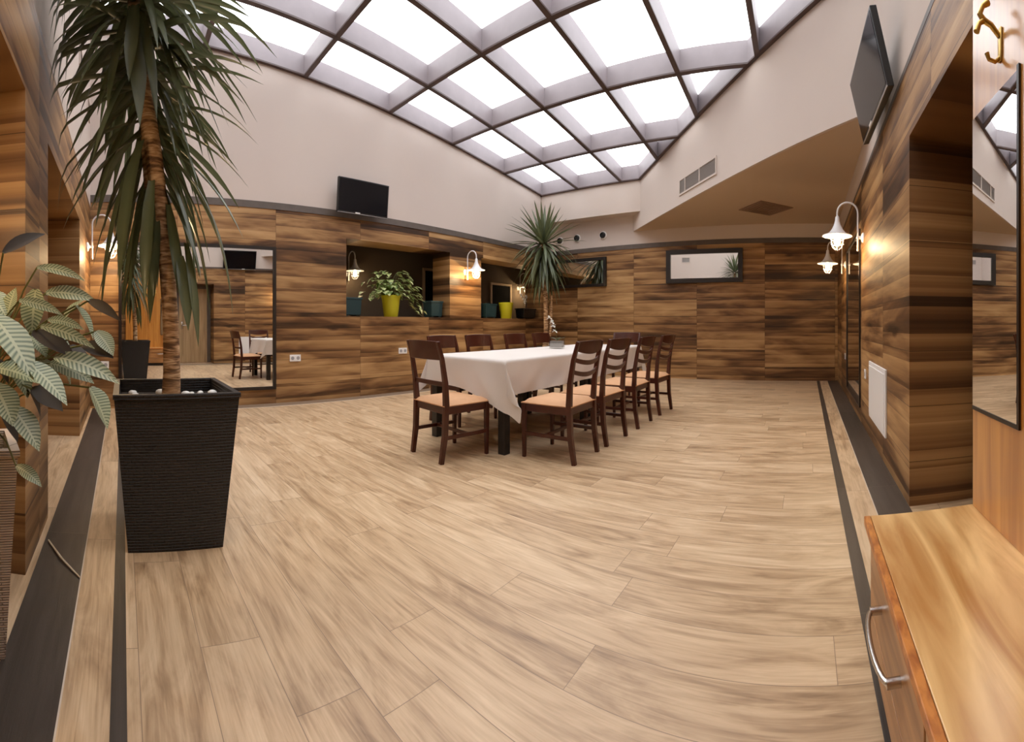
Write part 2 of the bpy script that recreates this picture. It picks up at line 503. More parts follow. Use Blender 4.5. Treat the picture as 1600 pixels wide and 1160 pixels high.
M['yucca'] = leaf_mat('yucca_leaf', (0.046, 0.062, 0.025), (0.19, 0.22, 0.115), 'long', 0.33)
M['calathea'] = leaf_mat('striped_leaf', (0.10, 0.155, 0.085), (0.50, 0.55, 0.37), 'herring', 0.35)
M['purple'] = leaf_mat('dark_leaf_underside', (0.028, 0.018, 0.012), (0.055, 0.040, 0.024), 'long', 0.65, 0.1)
M['pothos'] = leaf_mat('variegated_leaf', (0.10, 0.20, 0.03), (0.66, 0.70, 0.34), 'patch', 0.35)
M['bark'] = None
m, nt, b = new_mat('ringed_bark')
tc = nt.nodes.new('ShaderNodeTexCoord'); mp = nt.nodes.new('ShaderNodeMapping'); mp.inputs['Scale'].default_value = (9, 9, 46)
nt.links.new(tc.outputs['Object'], mp.inputs[0])
nz = nt.nodes.new('ShaderNodeTexNoise'); nz.inputs['Scale'].default_value = 1.0; nz.inputs['Detail'].default_value = 5; nz.inputs['Distortion'].default_value = 1.0
nt.links.new(mp.outputs[0], nz.inputs['Vector'])
r_ = ramp(nt, [(0.36, (0.13, 0.065, 0.028)), (0.5, (0.38, 0.215, 0.10)), (0.66, (0.66, 0.46, 0.27))])
nt.links.new(nz.outputs['Fac'], r_.inputs[0]); nt.links.new(r_.outputs[0], b.inputs['Base Color'])
bp = nt.nodes.new('ShaderNodeBump'); bp.inputs['Strength'].default_value = 0.8; bp.inputs['Distance'].default_value = 0.01
nt.links.new(nz.outputs['Fac'], bp.inputs['Height']); nt.links.new(bp.outputs[0], b.inputs['Normal'])
b.inputs['Roughness'].default_value = 0.8
M['bark'] = m

# ------------------------------------------------------------------ room dimensions
XL, XR, YB, YF = -5.40, 0.585, 8.05, -0.40       # wall planes: left, right, back, front
TH = 0.40
ZW, ZT = 2.56, 2.65                              # wood top, trim top
ZS = 2.91                                        # low ceiling
def sky_z(y): return 4.40 - 0.107 * (y - 2.4)    # underside of the skylight beams
def diag_y(x): return 8.05 - 1.085 * (x + 3.38)  # the diagonal plaster wall
def diag_x(y): return -3.38 - (y - 8.05) / 1.085


def struct(o, label, cat):
    return tag(o, label, cat, kind='structure')


def holed_wall(mb, axis, near, far, u0, u1, z0, z1, holes):
    """Solid slab between planes near/far on an axis ('x' or 'y') with through holes (ua,ub,za,zb)."""
    us = sorted({u0, u1, *[h[0] for h in holes], *[h[1] for h in holes]})
    zs = sorted({z0, z1, *[h[2] for h in holes], *[h[3] for h in holes]})
    us = [u for u in us if u0 <= u <= u1]; zs = [z for z in zs if z0 <= z <= z1]
    def solid(i, j):
        if not (0 <= i < len(us) - 1 and 0 <= j < len(zs) - 1): return False
        cu, cz = (us[i] + us[i + 1]) / 2, (zs[j] + zs[j + 1]) / 2
        return not any(h[0] < cu < h[1] and h[2] < cz < h[3] for h in holes)
    cache = {}
    def V(side, i, j):
        k = (side, i, j)
        if k not in cache:
            w = near if side == 0 else far
            p = (w, us[i], zs[j]) if axis == 'x' else (us[i], w, zs[j])
            cache[k] = mb.bm.verts.new(p)
        return cache[k]
    for i in range(len(us) - 1):
        for j in range(len(zs) - 1):
            if not solid(i, j): continue
            for s in (0, 1): mb.face([V(s, i, j), V(s, i + 1, j), V(s, i + 1, j + 1), V(s, i, j + 1)])
            if not solid(i - 1, j): mb.face([V(0, i, j), V(0, i, j + 1), V(1, i, j + 1), V(1, i, j)])
            if not solid(i + 1, j): mb.face([V(0, i + 1, j), V(0, i + 1, j + 1), V(1, i + 1, j + 1), V(1, i + 1, j)])
            if not solid(i, j - 1): mb.face([V(0, i, j), V(0, i + 1, j), V(1, i + 1, j), V(1, i, j)])
            if not solid(i, j + 1): mb.face([V(0, i, j + 1), V(0, i + 1, j + 1), V(1, i + 1, j + 1), V(1, i, j + 1)])


# ------------------------------------------------------------------ floor
mb = MB(); mb.box(-6.7, 1.2, -1.0, 9.6, -0.12, 0.0)
struct(mb.build('floor', M['floor_x']), 'light oak-look plank floor of the dining room', 'floor')
def strip(n, x0, x1, y0, y1, mat, label, h=0.003):
    mb = MB(); mb.box(x0, x1, y0, y1, 0.0, h)
    struct(mb.build('trim_%d' % n, mat), label, 'floor border')
strip(1, 0.388, 0.583, -0.17, 8.04, M['dark_y'], 'wide dark tile border along the right wall')
strip(2, 0.250, 0.388, -0.03, 8.04, M['floor_y'], 'pale plank strip between the two dark borders on the right', 0.002)
strip(3, 0.194, 0.250, -0.033, 8.04, M['dark_y'], 'narrow dark border line on the right side of the floor')
strip(4, -5.39, 0.388, -0.372, -0.170, M['dark_x'], 'wide dark tile border running along the arched front wall')
strip(5, -5.39, 0.250, -0.170, -0.033, M['floor_yx'], 'pale plank strip between the two dark borders on the left', 0.002)
strip(6, -5.39, 0.194, -0.033, 0.012, M['dark_x'], 'narrow dark border line beside the woven yucca planter')

M['base_band'] = plain('brown_border_tile', (0.24, 0.17, 0.115), 0.4, noise=0.15, nscale=12)
M['grout'] = plain('pale_grout_line', (0.62, 0.53, 0.43), 0.7)
strip(12, 0.386, 0.391, -0.17, 8.04, M['grout'], 'pale grout line beside the wide dark border on the right', 0.0034)
strip(13, -5.18, 0.386, -0.173, -0.168, M['grout'], 'pale grout line beside the wide dark border on the left', 0.0034)
strip(10, -5.395, -5.20, 0.013, 8.04, M['base_band'], 'brown border tile band along the foot of the left wood wall')
strip(11, -5.20, -5.185, 0.013, 8.04, M['grout'], 'thin pale line edging the floor along the left wall')

# ------------------------------------------------------------------ walls
N1 = (3.05, 5.05, 1.16, 2.27)
N2 = (5.83, 7.75, 1.16, 2.26)
mb = MB(); holed_wall(mb, 'x', XL, XL - 0.44, YF, YB, 0, ZW, [N1, N2])
struct(mb.build('wall_left', M['wood_y']), 'long left wall of brown wood-look tiles with two openings', 'wall')
mb = MB(); mb.box(XL - 0.44, XL + 0.012, YF, YB, ZW, ZT)
struct(mb.build('trim_7', M['trim']), 'dark tile band topping the wood on the left wall', 'trim')
mb = MB()
pts = [(XL, YF, ZT), (XL, 7.75, ZT), (XL, 7.75, sky_z(7.75)), (XL, YF, sky_z(YF))]
mb.prism(pts, (-0.44, 0, 0)); mb.box(XL - 0.44, XL, 7.75, YB + 0.4, ZT, 3.86)
struct(mb.build('wall_left_plaster', M['plaster']), 'tall cream plaster above the left wood wall, up to the skylight', 'wall')

mb = MB(); holed_wall(mb, 'y', YB, YB + TH, XL, XR, 0, ZW, [])
struct(mb.build('wall_back', M['wood_x']), 'far wall of brown wood-look tiles behind the table', 'wall')
mb = MB(); mb.box(XL, XR, YB - 0.012, YB + TH, ZW, ZT)
struct(mb.build('trim_8', M['trim']), 'dark tile band topping the wood on the far wall', 'trim')
mb = MB(); mb.box(XL, XR, YB, YB + TH, ZT, 3.25)
struct(mb.build('wall_back_plaster', M['plaster']), 'cream plaster strip above the far wood wall', 'wall')
mb = MB(); mb.box(XL, -3.1, 7.75, YB + 0.2, 3.22, 3.84)
struct(mb.build('wall_back_beam', M['plaster']), 'projecting cream plaster beam under the far edge of the skylight', 'wall')

# diagonal wall and low ceiling in the right back corner
ax, bx = -3.38, XR + 0.1
p0 = Vector((ax, diag_y(ax), 0)); p1 = Vector((bx, diag_y(bx), 0))
nrm = Vector((1.085, 1.0, 0)).normalized()      # away from the room centre
mb = MB()
mb.prism([(p0.x, p0.y, ZS), (p1.x, p1.y, ZS), (p1.x, p1.y, sky_z(p1.y) + 0.02), (p0.x, p0.y, sky_z(p0.y) + 0.02)], nrm * 0.03)
struct(mb.build('wall_diagonal', M['plaster']), 'slanting cream plaster wall holding the long air grille', 'wall')
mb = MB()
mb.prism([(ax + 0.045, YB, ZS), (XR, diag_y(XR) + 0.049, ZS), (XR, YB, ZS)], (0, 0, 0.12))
struct(mb.build('ceiling', M['soffit']), 'low triangular cream plaster ceiling with shade in its colour over the right far corner', 'ceiling')

# front wall with two recesses (seen at the left edge)
FH = 2.02
R1 = (-1.76, -0.25, 0, FH); R2 = (-4.04, -2.31, 0, FH)
mb = MB(); holed_wall(mb, 'y', YF, YF - TH, XL - 0.44, XR + TH, 0, 2.5, [R1, R2])
struct(mb.build('wall_front', M['wood_x']), 'wood-tiled front wall with deep recesses beside the yucca', 'wall')
mb = MB(); mb.box(XL, XR, YF - TH - 0.1, YF - TH, 0, 2.5)
struct(mb.build('wall_front_recess', M['wood_x']), 'wood-tiled rear face of the recesses in the front wall', 'wall')
mb = MB(); mb.prism([(XL - 0.44, YF, 2.5), (XR + TH, YF, 2.5), (XR + TH, YF, sky_z(YF)), (XL - 0.44, YF, sky_z(YF))], (0, -TH, 0))
struct(mb.build('wall_front_plaster', M['plaster']), 'cream plaster above the recessed front wall', 'wall')

# right wall with the door recess
RH = 2.12
RR = (1.15, 2.42, 0, RH)
mb = MB(); holed_wall(mb, 'x', XR, XR + TH, YF, YB + TH, 0, 2.54, [RR])
struct(mb.build('wall_right', M['wood_y']), 'right wall of brown wood-look tiles with a deep recess', 'wall')
mb = MB(); mb.box(XR + TH, XR + TH + 0.1, 0.9, 2.7, 0, 2.4)
struct(mb.build('wall_right_recess', M['wood_y']), 'wood-tiled rear face of the recess in the right wall', 'wall')
mb = MB(); mb.box(XR - 0.002, XR + TH, YF, YB, 2.54, 2.58)
struct(mb.build('trim_9', M['trim']), 'dark tile band topping the wood on the right wall', 'trim')
mb = MB()
mb.prism([(XR, YF, 2.58), (XR, 3.85, 2.58), (XR, 3.85, sky_z(3.85)), (XR, YF, sky_z(YF))], (TH, 0, 0))
mb.box(XR, XR + TH, 3.85, YB + TH, 2.58, 3.3)
struct(mb.build('wall_right_plaster', M['plaster']), 'cream plaster above the right wood wall behind the tilted screen', 'wall')

# passage behind the left wall, seen through the two openings
mb = MB(); mb.box(-6.66, -6.56, 0.9, 9.5, 0, 2.6)
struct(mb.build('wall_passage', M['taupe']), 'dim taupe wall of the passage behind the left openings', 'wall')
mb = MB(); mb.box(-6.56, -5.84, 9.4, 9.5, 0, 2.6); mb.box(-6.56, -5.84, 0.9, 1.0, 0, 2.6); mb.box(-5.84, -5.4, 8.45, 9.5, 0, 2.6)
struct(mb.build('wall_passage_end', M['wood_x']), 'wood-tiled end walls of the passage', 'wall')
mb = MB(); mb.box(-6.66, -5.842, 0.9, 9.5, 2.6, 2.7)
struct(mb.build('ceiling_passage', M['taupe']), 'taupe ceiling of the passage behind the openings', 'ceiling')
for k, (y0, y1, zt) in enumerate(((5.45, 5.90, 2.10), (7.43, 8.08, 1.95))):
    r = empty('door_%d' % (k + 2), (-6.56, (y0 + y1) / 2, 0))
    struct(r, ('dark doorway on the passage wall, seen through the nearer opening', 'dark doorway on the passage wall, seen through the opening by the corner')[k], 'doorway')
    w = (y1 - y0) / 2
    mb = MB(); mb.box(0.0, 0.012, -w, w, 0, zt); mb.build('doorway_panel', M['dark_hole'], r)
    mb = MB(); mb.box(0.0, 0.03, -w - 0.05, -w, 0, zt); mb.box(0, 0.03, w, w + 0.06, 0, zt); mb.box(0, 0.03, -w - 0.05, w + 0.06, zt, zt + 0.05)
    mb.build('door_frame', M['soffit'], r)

# door in the right recess
r = empty('door_1', (XR + TH, 1.95, 0))
struct(r, 'oak-look door with dark frame set in the right wall recess', 'door')
mb = MB(); mb.rbox(-0.012, -0.002, -0.42, 0.36, 0.01, 2.02, 0.002); mb.build('door_leaf', M['door'], r)
mb = MB(); mb.box(-0.016, -0.002, 0.36, 0.46, 0, 2.11); mb.box(-0.016, -0.002, -0.52, -0.42, 0, 2.11); mb.box(-0.016, -0.002, -0.42, 0.36, 2.02, 2.11)
mb.build('door_frame', M['trim'], r)
mb = MB(); mb.tube([(-0.012, -0.34, 1.02), (-0.055, -0.34, 1.02), (-0.065, -0.32, 1.02), (-0.065, -0.22, 1.02)], 0.009); mb.rbox(-0.020, -0.011, -0.365, -0.315, 0.92, 1.12, 0.003)
mb.build('door_handle', M['chrome'], r, smooth=True)

# ------------------------------------------------------------------ skylight
sk = empty('window_1', (-3, 4, 4.4))
struct(sk, 'sloping glazed skylight with a grid of grey beams over the room', 'skylight')
BD, BW, YE = 0.27, 0.055, 7.75
def under(x, y): return (x + 3, y - 4, sky_z(y) - 4.4)
xs_in = [-4.48, -3.50, -2.52, -1.54, -0.56, 0.40]
ys_in = [-0.29, 1.03, 2.40, 3.79, 5.09, 6.47]
def beam(mb, cap, a, b, w=BW):
    a, b = Vector(a), Vector(b)
    d = Vector((b.x - a.x, b.y - a.y)).normalized(); n = Vector((-d.y, d.x)) * w / 2
    q = [(a.x + n.x, a.y + n.y), (a.x - n.x, a.y - n.y), (b.x - n.x, b.y - n.y), (b.x + n.x, b.y + n.y)]
    lo = [Vector(under(*p)) for p in q]
    mb.hexa(lo, [p + Vector((0, 0, BD)) for p in lo])
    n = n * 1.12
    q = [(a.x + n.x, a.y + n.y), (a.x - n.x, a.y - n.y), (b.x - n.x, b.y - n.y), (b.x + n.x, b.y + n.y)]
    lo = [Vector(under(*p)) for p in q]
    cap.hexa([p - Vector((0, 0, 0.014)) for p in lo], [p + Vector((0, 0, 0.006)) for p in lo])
for x in xs_in:
    ye = min(YE, diag_y(x)); mb, cp = MB(), MB(); beam(mb, cp, (x, YF), (x, ye))
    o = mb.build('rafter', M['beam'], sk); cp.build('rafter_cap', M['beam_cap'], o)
for y in ys_in:
    xe = min(XR, diag_x(y)); mb, cp = MB(), MB(); beam(mb, cp, (XL, y), (xe, y))
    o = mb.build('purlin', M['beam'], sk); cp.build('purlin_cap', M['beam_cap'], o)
edges = [((XL + 0.02, YF), (XL + 0.02, YE)), ((XL, YE - 0.02), (-3.1, YE - 0.02)), ((-3.12, diag_y(-3.12) - 0.03), (XR, diag_y(XR) - 0.03)), ((XR - 0.02, YF), (XR - 0.02, diag_y(XR)))]
for a, bb in edges:
    mb, cp = MB(), MB(); beam(mb, cp, a, bb, 0.05)
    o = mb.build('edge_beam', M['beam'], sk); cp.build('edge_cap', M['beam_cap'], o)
# panes
def clip(poly, f):
    out = []
    for i in range(len(poly)):
        a, bb = poly[i], poly[(i + 1) % len(poly)]
        fa, fb = f(a), f(bb)
        if fa >= 0: out.append(a)
        if (fa >= 0) != (fb >= 0):
            t = fa / (fa - fb); out.append((a[0] + (bb[0] - a[0]) * t, a[1] + (bb[1] - a[1]) * t))
    return out
gx = [XL] + xs_in + [XR]; gy = [YF] + ys_in + [YE]
for i in range(len(gx) - 1):
    for j in range(len(gy) - 1):
        poly = [(gx[i], gy[j]), (gx[i + 1], gy[j]), (gx[i + 1], gy[j + 1]), (gx[i], gy[j + 1])]
        poly = clip(poly, lambda p: diag_y(p[0]) - p[1])
        if len(poly) < 3: continue
        A = abs(sum(poly[k][0] * poly[(k + 1) % len(poly)][1] - poly[(k + 1) % len(poly)][0] * poly[k][1] for k in range(len(poly)))) / 2
        if A < 0.01: continue
        mb = MB(); mb.prism([Vector(under(*p)) + Vector((0, 0, BD)) for p in poly], (0, 0, 0.012))
        mb.build('glass_pane', M['pane'], sk)

# ------------------------------------------------------------------ mirrors
def framed_mirror(name, loc, w, h, axis, label, fw=0.04, depth=0.03, group=None):
    """axis: '+x' faces +x, '-x' faces -x, '-y' faces -y. loc = centre on the wall."""
    rz = {'+x': -PI / 2, '-x': PI / 2, '-y': 0}[axis] if axis != '+x' else PI / 2
    if axis == '-x': rz = -PI / 2
    r = empty(name, loc, rz, label, 'mirror', group)      # local: faces -y
    mb = MB(); mb.box(-w / 2 + fw, w / 2 - fw, -depth * 0.4, -0.001, -h / 2 + fw, h / 2 - fw); mb.build('mirror_glass', M['mirror'], r)
    mb = MB()
    mb.box(-w / 2, -w / 2 + fw, -depth, -0.001, -h / 2, h / 2); mb.box(w / 2 - fw, w / 2, -depth, -0.001, -h / 2, h / 2)
    mb.box(-w / 2 + fw, w / 2 - fw, -depth, -0.001, h / 2 - fw, h / 2); mb.box(-w / 2 + fw, w / 2 - fw, -depth, -0.001, -h / 2, -h / 2 + fw)
    mb.build('mirror_frame', M['mirror_frame'], r)
    return r
framed_mirror('wall_mirror', (XL, 0.965, 1.125), 2.03, 1.87, '+x', 'large floor-to-lintel wall mirror behind the potted yucca on the left wall')
framed_mirror('wall_mirror', (XR, 5.38, 1.11), 1.50, 1.92, '-x', 'tall wall mirror on the right wall between the two white lamps', 0.022, 0.02)
def onwall(px, py, y): 
    th = (px - A1) / F; r = y / math.sin(th); return -r * math.cos(th), EYE + (Y0 - py) / F * r
a = onwall(1045, 392, YB); bq = onwall(1163, 441, YB)
x0, x1, zb, ztp = -2.66, -1.18, 1.835, 2.47
fm = framed_mirror('framed_mirror', ((x0 + x1) / 2, YB - 0.022, (zb + ztp) / 2), x1 - x0, ztp - zb, '-y', 'dark-framed wide mirror high on the far wall, right of the corner yucca', 0.085, 0.05)
fm.rotation_euler.z = 0.028
x0, x1, zb, ztp = -5.25, -3.97, 1.83, 2.44
framed_mirror('framed_mirror', ((x0 + x1) / 2, YB, (zb + ztp) / 2), x1 - x0, ztp - zb, '-y', 'dark-framed wide mirror high on the far wall, half hidden by the corner yucca', 0.06, 0.05)

# ------------------------------------------------------------------ wall lamps
def make_lamp(loc, rz, label, power=1.0):
    """Local: wall at y=0, arm reaches to -y; origin at the rosette."""
    r = empty('wall_lamp', loc, rz, label, 'lamp', 'white gooseneck wall lamps')
    mb = MB(); mb.lathe([(0.055, -0.001), (0.055, -0.012), (0.042, -0.022), (0.02, -0.03), (0.014, -0.06)], 20, (0, 0, 0), 'y'); mb.blob((0, -0.06, 0), (0.017, 0.017, 0.022))
    mb.build('wall_rosette', M['lamp_white'], r, smooth=True)
    out, R = 0.27, 0.105
    path = [(0, -0.06, -0.12), (0, -0.06, 0.0), (0, -0.06, 0.25)]
    for k in range(1, 13):
        a = PI - k * PI / 12
        path.append((0, -(0.06 + R + R * math.cos(a)), 0.25 + R * math.sin(a)))
    path += [(0, -out, 0.19)]
    mb = MB(); mb.tube(path, 0.0095, 10); mb.blob((0, -0.06, -0.125), (0.013, 0.013, 0.016)); mb.build('gooseneck_arm', M['lamp_white'], r, smooth=True)
    mb = MB()
    mb.lathe([(0.012, 0.215), (0.020, 0.205), (0.024, 0.165), (0.035, 0.125), (0.058, 0.080), (0.082, 0.048), (0.115, 0.030), (0.150, 0.018), (0.152, 0.010), (0.112, 0.022), (0.08, 0.038), (0.055, 0.06), (0.02, 0.09)], 28, (0, -out, 0))
    mb.build('bell_shade', M['lamp_white'], r, smooth=True)
    mb = MB(); mb.lathe([(0.060, 0.030), (0.064, 0.0), (0.062, -0.05), (0.050, -0.09), (0.028, -0.112), (0.0, -0.118)], 20, (0, -out, 0)); mb.build('glass_jar', M['clear'], r, smooth=True)
    mb = MB()
    for k in range(6):
        a = k * PI / 3; c, s = math.cos(a), math.sin(a)
        mb.tube([(c * 0.068, -out + s * 0.068, 0.028), (c * 0.070, -out + s * 0.070, -0.05), (c * 0.054, -out + s * 0.054, -0.098), (c * 0.02, -out + s * 0.02, -0.126)], 0.003, 6)
    for zz, rr in ((-0.02, 0.070), (-0.07, 0.064)): mb.tube([(math.cos(t * PI / 10) * rr, -out + math.sin(t * PI / 10) * rr, zz) for t in range(21)], 0.003, 6)
    mb.build('wire_cage', M['lamp_white'], r, smooth=True)
    mb = MB(); mb.lathe([(0.014, 0.055), (0.016, 0.02), (0.032, -0.02), (0.036, -0.045), (0.026, -0.072), (0.0, -0.082)], 16, (0, -out, 0)); mb.build('bulb', M['bulb'], r, smooth=True)
    ld = bpy.data.lights.new('lamp_light', 'POINT'); ld.energy = LAMP_W * power; ld.color = (1.0, 0.70, 0.38); ld.shadow_soft_size = 0.02
    lo = bpy.data.objects.new('lamp_light', ld); COL.objects.link(lo); lo.parent = r; lo.location = (0, -out, -0.10)
    return r
make_lamp((XR, 4.40, 1.925), -PI / 2, 'nearest white gooseneck lamp on the right wall, above the white access panel', 0.75)
make_lamp((XR, 6.36, 1.92), -PI / 2, 'white gooseneck lamp on the right wall near the far corner, beyond the mirror', 0.5)
make_lamp((XL, 5.42, 1.96), PI / 2, 'white gooseneck lamp on the wood wall between the two plant openings')
make_lamp((-4.86, YF, 1.91), PI, 'white gooseneck lamp beside the yucca crown at the left corner')
make_lamp((-6.56, 3.72, 1.93), PI / 2, 'white gooseneck lamp seen inside the nearer plant opening', 0.14)
make_lamp((-6.56, 8.42, 1.93), PI / 2, 'white gooseneck lamp glowing deep inside the opening by the corner', 0.45)
make_lamp((-1.12, YF - TH, 1.64), PI, 'white gooseneck lamp inside the recess at the left edge of the room', 0.5)

# ------------------------------------------------------------------ screens
def make_tv(name, loc, w, h, rz, tilt, label, arm):
    r = empty(name, loc, rz, label, 'television')          # local: faces -y, tilted down; origin at screen centre back
    R = Matrix.Rotation(tilt, 4, 'X')
    def fin(mb, nm, mat, bev=0):
        mb.bm.transform(R); return mb.build(nm, mat, r, bevel=bev)
    mb = MB(); mb.box(-w / 2, w / 2, -0.045, 0.0, -h / 2, h / 2); mb.box(-w * 0.3, w * 0.3, 0.0, 0.03, -h * 0.3, h * 0.3); fin(mb, 'casing', M['black'], 0.004)
    mb = MB(); mb.box(-w / 2 + 0.018, w / 2 - 0.018, -0.0475, -0.045, -h / 2 + 0.028, h / 2 - 0.018); fin(mb, 'screen', M['screen'])
    mb = MB(); mb.box(-w / 2, w / 2, -0.050, -0.0455, -h / 2, -h / 2 + 0.008); fin(mb, 'silver_edge', M['silver'])
    mb = MB(); mb.box(-w * 0.16, -w * 0.07, -0.052, -0.0478, -h / 2 + 0.006, -h / 2 + 0.024); fin(mb, 'badge', M['white'])
    mb = MB(); mb.box(-0.08, 0.08, arm - 0.02, arm - 0.001, -0.10, 0.14); mb.tube([(0, 0.02, 0.0), (0.02, arm - 0.015, 0.03)], 0.022, 10); mb.build('wall_bracket', M['black'], r)
    return r
make_tv('television', (-5.26, 3.235, 2.83), 0.83, 0.475, PI / 2, 0.10, 'black flat television on the left plaster wall above the nearer opening', 0.14)
make_tv('television', (0.473, 3.10, 2.773), 0.90, 0.50, -PI / 2 + 0.034, 0.234, 'black flat television tilted down high on the right wall', 0.105)

# ------------------------------------------------------------------ vents and round outlets
def grille(name, loc, rz, w, h, label, bars, mat, cat='air vent', nsl=9):
    r = empty(name, loc, rz, label, cat)
    f = 0.025
    mb = MB(); mb.box(-w / 2, w / 2, -0.014, -0.001, -h / 2, -h / 2 + f); mb.box(-w / 2, w / 2, -0.014, -0.001, h / 2 - f, h / 2); mb.box(-w / 2, -w / 2 + f, -0.014, -0.001, -h / 2 + f, h / 2 - f); mb.box(w / 2 - f, w / 2, -0.014, -0.001, -h / 2 + f, h / 2 - f)
    for bxx in bars: mb.box(bxx * w - 0.013, bxx * w + 0.013, -0.013, -0.001, -h / 2 + f, h / 2 - f)
    mb.build('vent_frame', M['plaster'] if mat == 'vent' else M[mat], r)
    mb = MB()
    for k in range(nsl):
        z = -h / 2 + f + (k + 0.5) * (h - 2 * f) / nsl
        mb.prism([(-w / 2 + f, -0.010, z - 0.004), (-w / 2 + f, -0.002, z + 0.006), (-w / 2 + f, -0.001, z + 0.004), (-w / 2 + f, -0.009, z - 0.006)], (w - 2 * f, 0, 0))
    mb.build('vent_slats', M[mat], r)
    mb = MB(); mb.box(-w / 2 + f, w / 2 - f, -0.0012, -0.0004, -h / 2 + f, h / 2 - f); mb.build('vent_backing', M['vent'] if mat == 'vent' else M[mat], r)
    return r
gv = Vector((-1.56, 6.075, 3.165))
grille('air_vent', gv - nrm * 0.0, -math.atan2(1.085, 1.0), 1.13, 0.25, 'long grey air grille on the slanting plaster wall', (-0.32, 0.08), 'vent')
grille('air_vent', (-4.15, YF, 3.55), PI, 0.34, 0.22, 'small grey air grille on the front plaster, seen in the far mirror', (), 'vent')
grille('air_vent', (-5.02, YF, 3.55), PI, 0.30, 0.22, 'second small grille on the front plaster near the left corner', (), 'vent')
dv = empty('ceiling_vent', (-0.65, 6.96, ZS), 0.72, 'square brown air diffuser flush in the low ceiling', 'air vent')
mb = MB(); w = 0.315
mb.box(-w, w, -w, w, -0.012, -0.0005); mb.build('diffuser_frame', M['vent_brown'], dv)
mb = MB(); 
for k in range(4):
    q = w * (0.85 - k * 0.2); mb.box(-q, q, -q, -q + 0.02, -0.02, -0.012); mb.box(-q, q, q - 0.02, q, -0.02, -0.012); mb.box(-q, -q + 0.02, -q + 0.02, q - 0.02, -0.02, -0.012); mb.box(q - 0.02, q, -q + 0.02, q - 0.02, -0.02, -0.012)
mb.build('diffuser_slats', M['vent_brown'], dv)
for (x, z, lb) in ((-4.67, 2.885, 'middle round black nozzle on the far plaster, left of the other clear one'), (-4.05, 2.89, 'round black nozzle on the far plaster, nearest the low ceiling'), (-5.10, 2.87, 'round black nozzle on the far plaster behind the corner yucca crown')):
    r = empty('air_nozzle', (x, YB, z), 0, lb, 'air nozzle', 'round nozzles over the far wall')
    mb = MB(); mb.lathe([(0.085, -0.001), (0.085, -0.012), (0.07, -0.02), (0.062, -0.02), (0.062, -0.001)], 24, (0, 0, 0), 'y'); mb.build('nozzle_ring', M['white'], r, smooth=True)
    mb = MB(); mb.lathe([(0.062, -0.002), (0.062, -0.045), (0.05, -0.05), (0.04, -0.03), (0.0, -0.03)], 24, (0, 0, 0), 'y'); mb.build('nozzle', M['black'], r, smooth=True)

# ------------------------------------------------------------------ sockets, access panel
def socket(loc, rz, n, label, w=0.08):
    r = empty('wall_socket', loc, rz, label, 'socket')
    W = w * n
    mb = MB(); mb.rbox(-W / 2, W / 2, -0.012, -0.0005, -0.045, 0.045, 0.004); mb.build('cover_plate', M['white'], r)
    for k in range(n):
        c = -W / 2 + (k + 0.5) * w
        mb = MB(); mb.lathe([(0.024, -0.0125), (0.024, -0.014), (0.021, -0.0142), (0.0, -0.0130)], 16, (c, 0, 0), 'y'); mb.build('socket_insert', M['socket'], r)
socket((XL, 2.26, 0.59), PI / 2, 2, 'white double socket on the wood wall beside the big mirror')
socket((XL, 4.05, 0.635), PI / 2, 2, 'white double socket on the wood wall left of the near chair back')
socket((XL, -0.25, 0.54), PI / 2, 2, 'white double socket low in the left corner behind the striped leaves')
socket((XR, 4.24, 0.555), -PI / 2, 1, 'small white socket on the right wall beside the access panel')
socket((XR, 6.45, 0.57), -PI / 2, 1, 'tiny white socket on the right wall near the far corner')
r = empty('access_panel', (XR, 3.52, 0.46), -PI / 2, 'white rectangular access panel low on the right wall', 'access panel')
mb = MB(); mb.rbox(-0.41, 0.41, -0.016, -0.0005, -0.25, 0.25, 0.004); mb.build('panel_frame', M['white'], r)
mb = MB(); mb.rbox(-0.375, 0.375, -0.022, -0.016, -0.215, 0.215, 0.003); mb.build('panel_door', M['white'], r)

# ------------------------------------------------------------------ table and cloth
TX0, TX1, TY0, TY1, TZ = -3.10, -2.19, 2.64, 5.46, 0.755
t = empty('dining_table', ((TX0 + TX1) / 2, (TY0 + TY1) / 2, 0), 0, 'long dining table with square black legs under the white cloth', 'table')
hw, hl = (TX1 - TX0) / 2, (TY1 - TY0) / 2
mb = MB(); mb.rbox(-hw, hw, -hl, hl, TZ - 0.03, TZ - 0.003, 0.004); mb.build('tabletop', M['black_wood'], t)
mb = MB()
for s in (-1, 1):
    mb.box(s * (hw - 0.08) - 0.012, s * (hw - 0.08) + 0.012, -hl + 0.08, hl - 0.08, TZ - 0.11, TZ - 0.03); mb.box(-hw + 0.08, hw - 0.08, s * (hl - 0.08) - 0.012, s * (hl - 0.08) + 0.012, TZ - 0.11, TZ - 0.03)
mb.build('apron', M['black_wood'], t)
for sx in (-1, 1):
    for yy in (-hl + 0.05, -0.05, 0.05, hl - 0.05):
        mb = MB(); c = sx * (hw - 0.05); mb.rbox(c - 0.035, c + 0.035, yy - 0.035, yy + 0.035, 0, TZ - 0.03, 0.004); mb.build('leg', M['black_wood'], t)
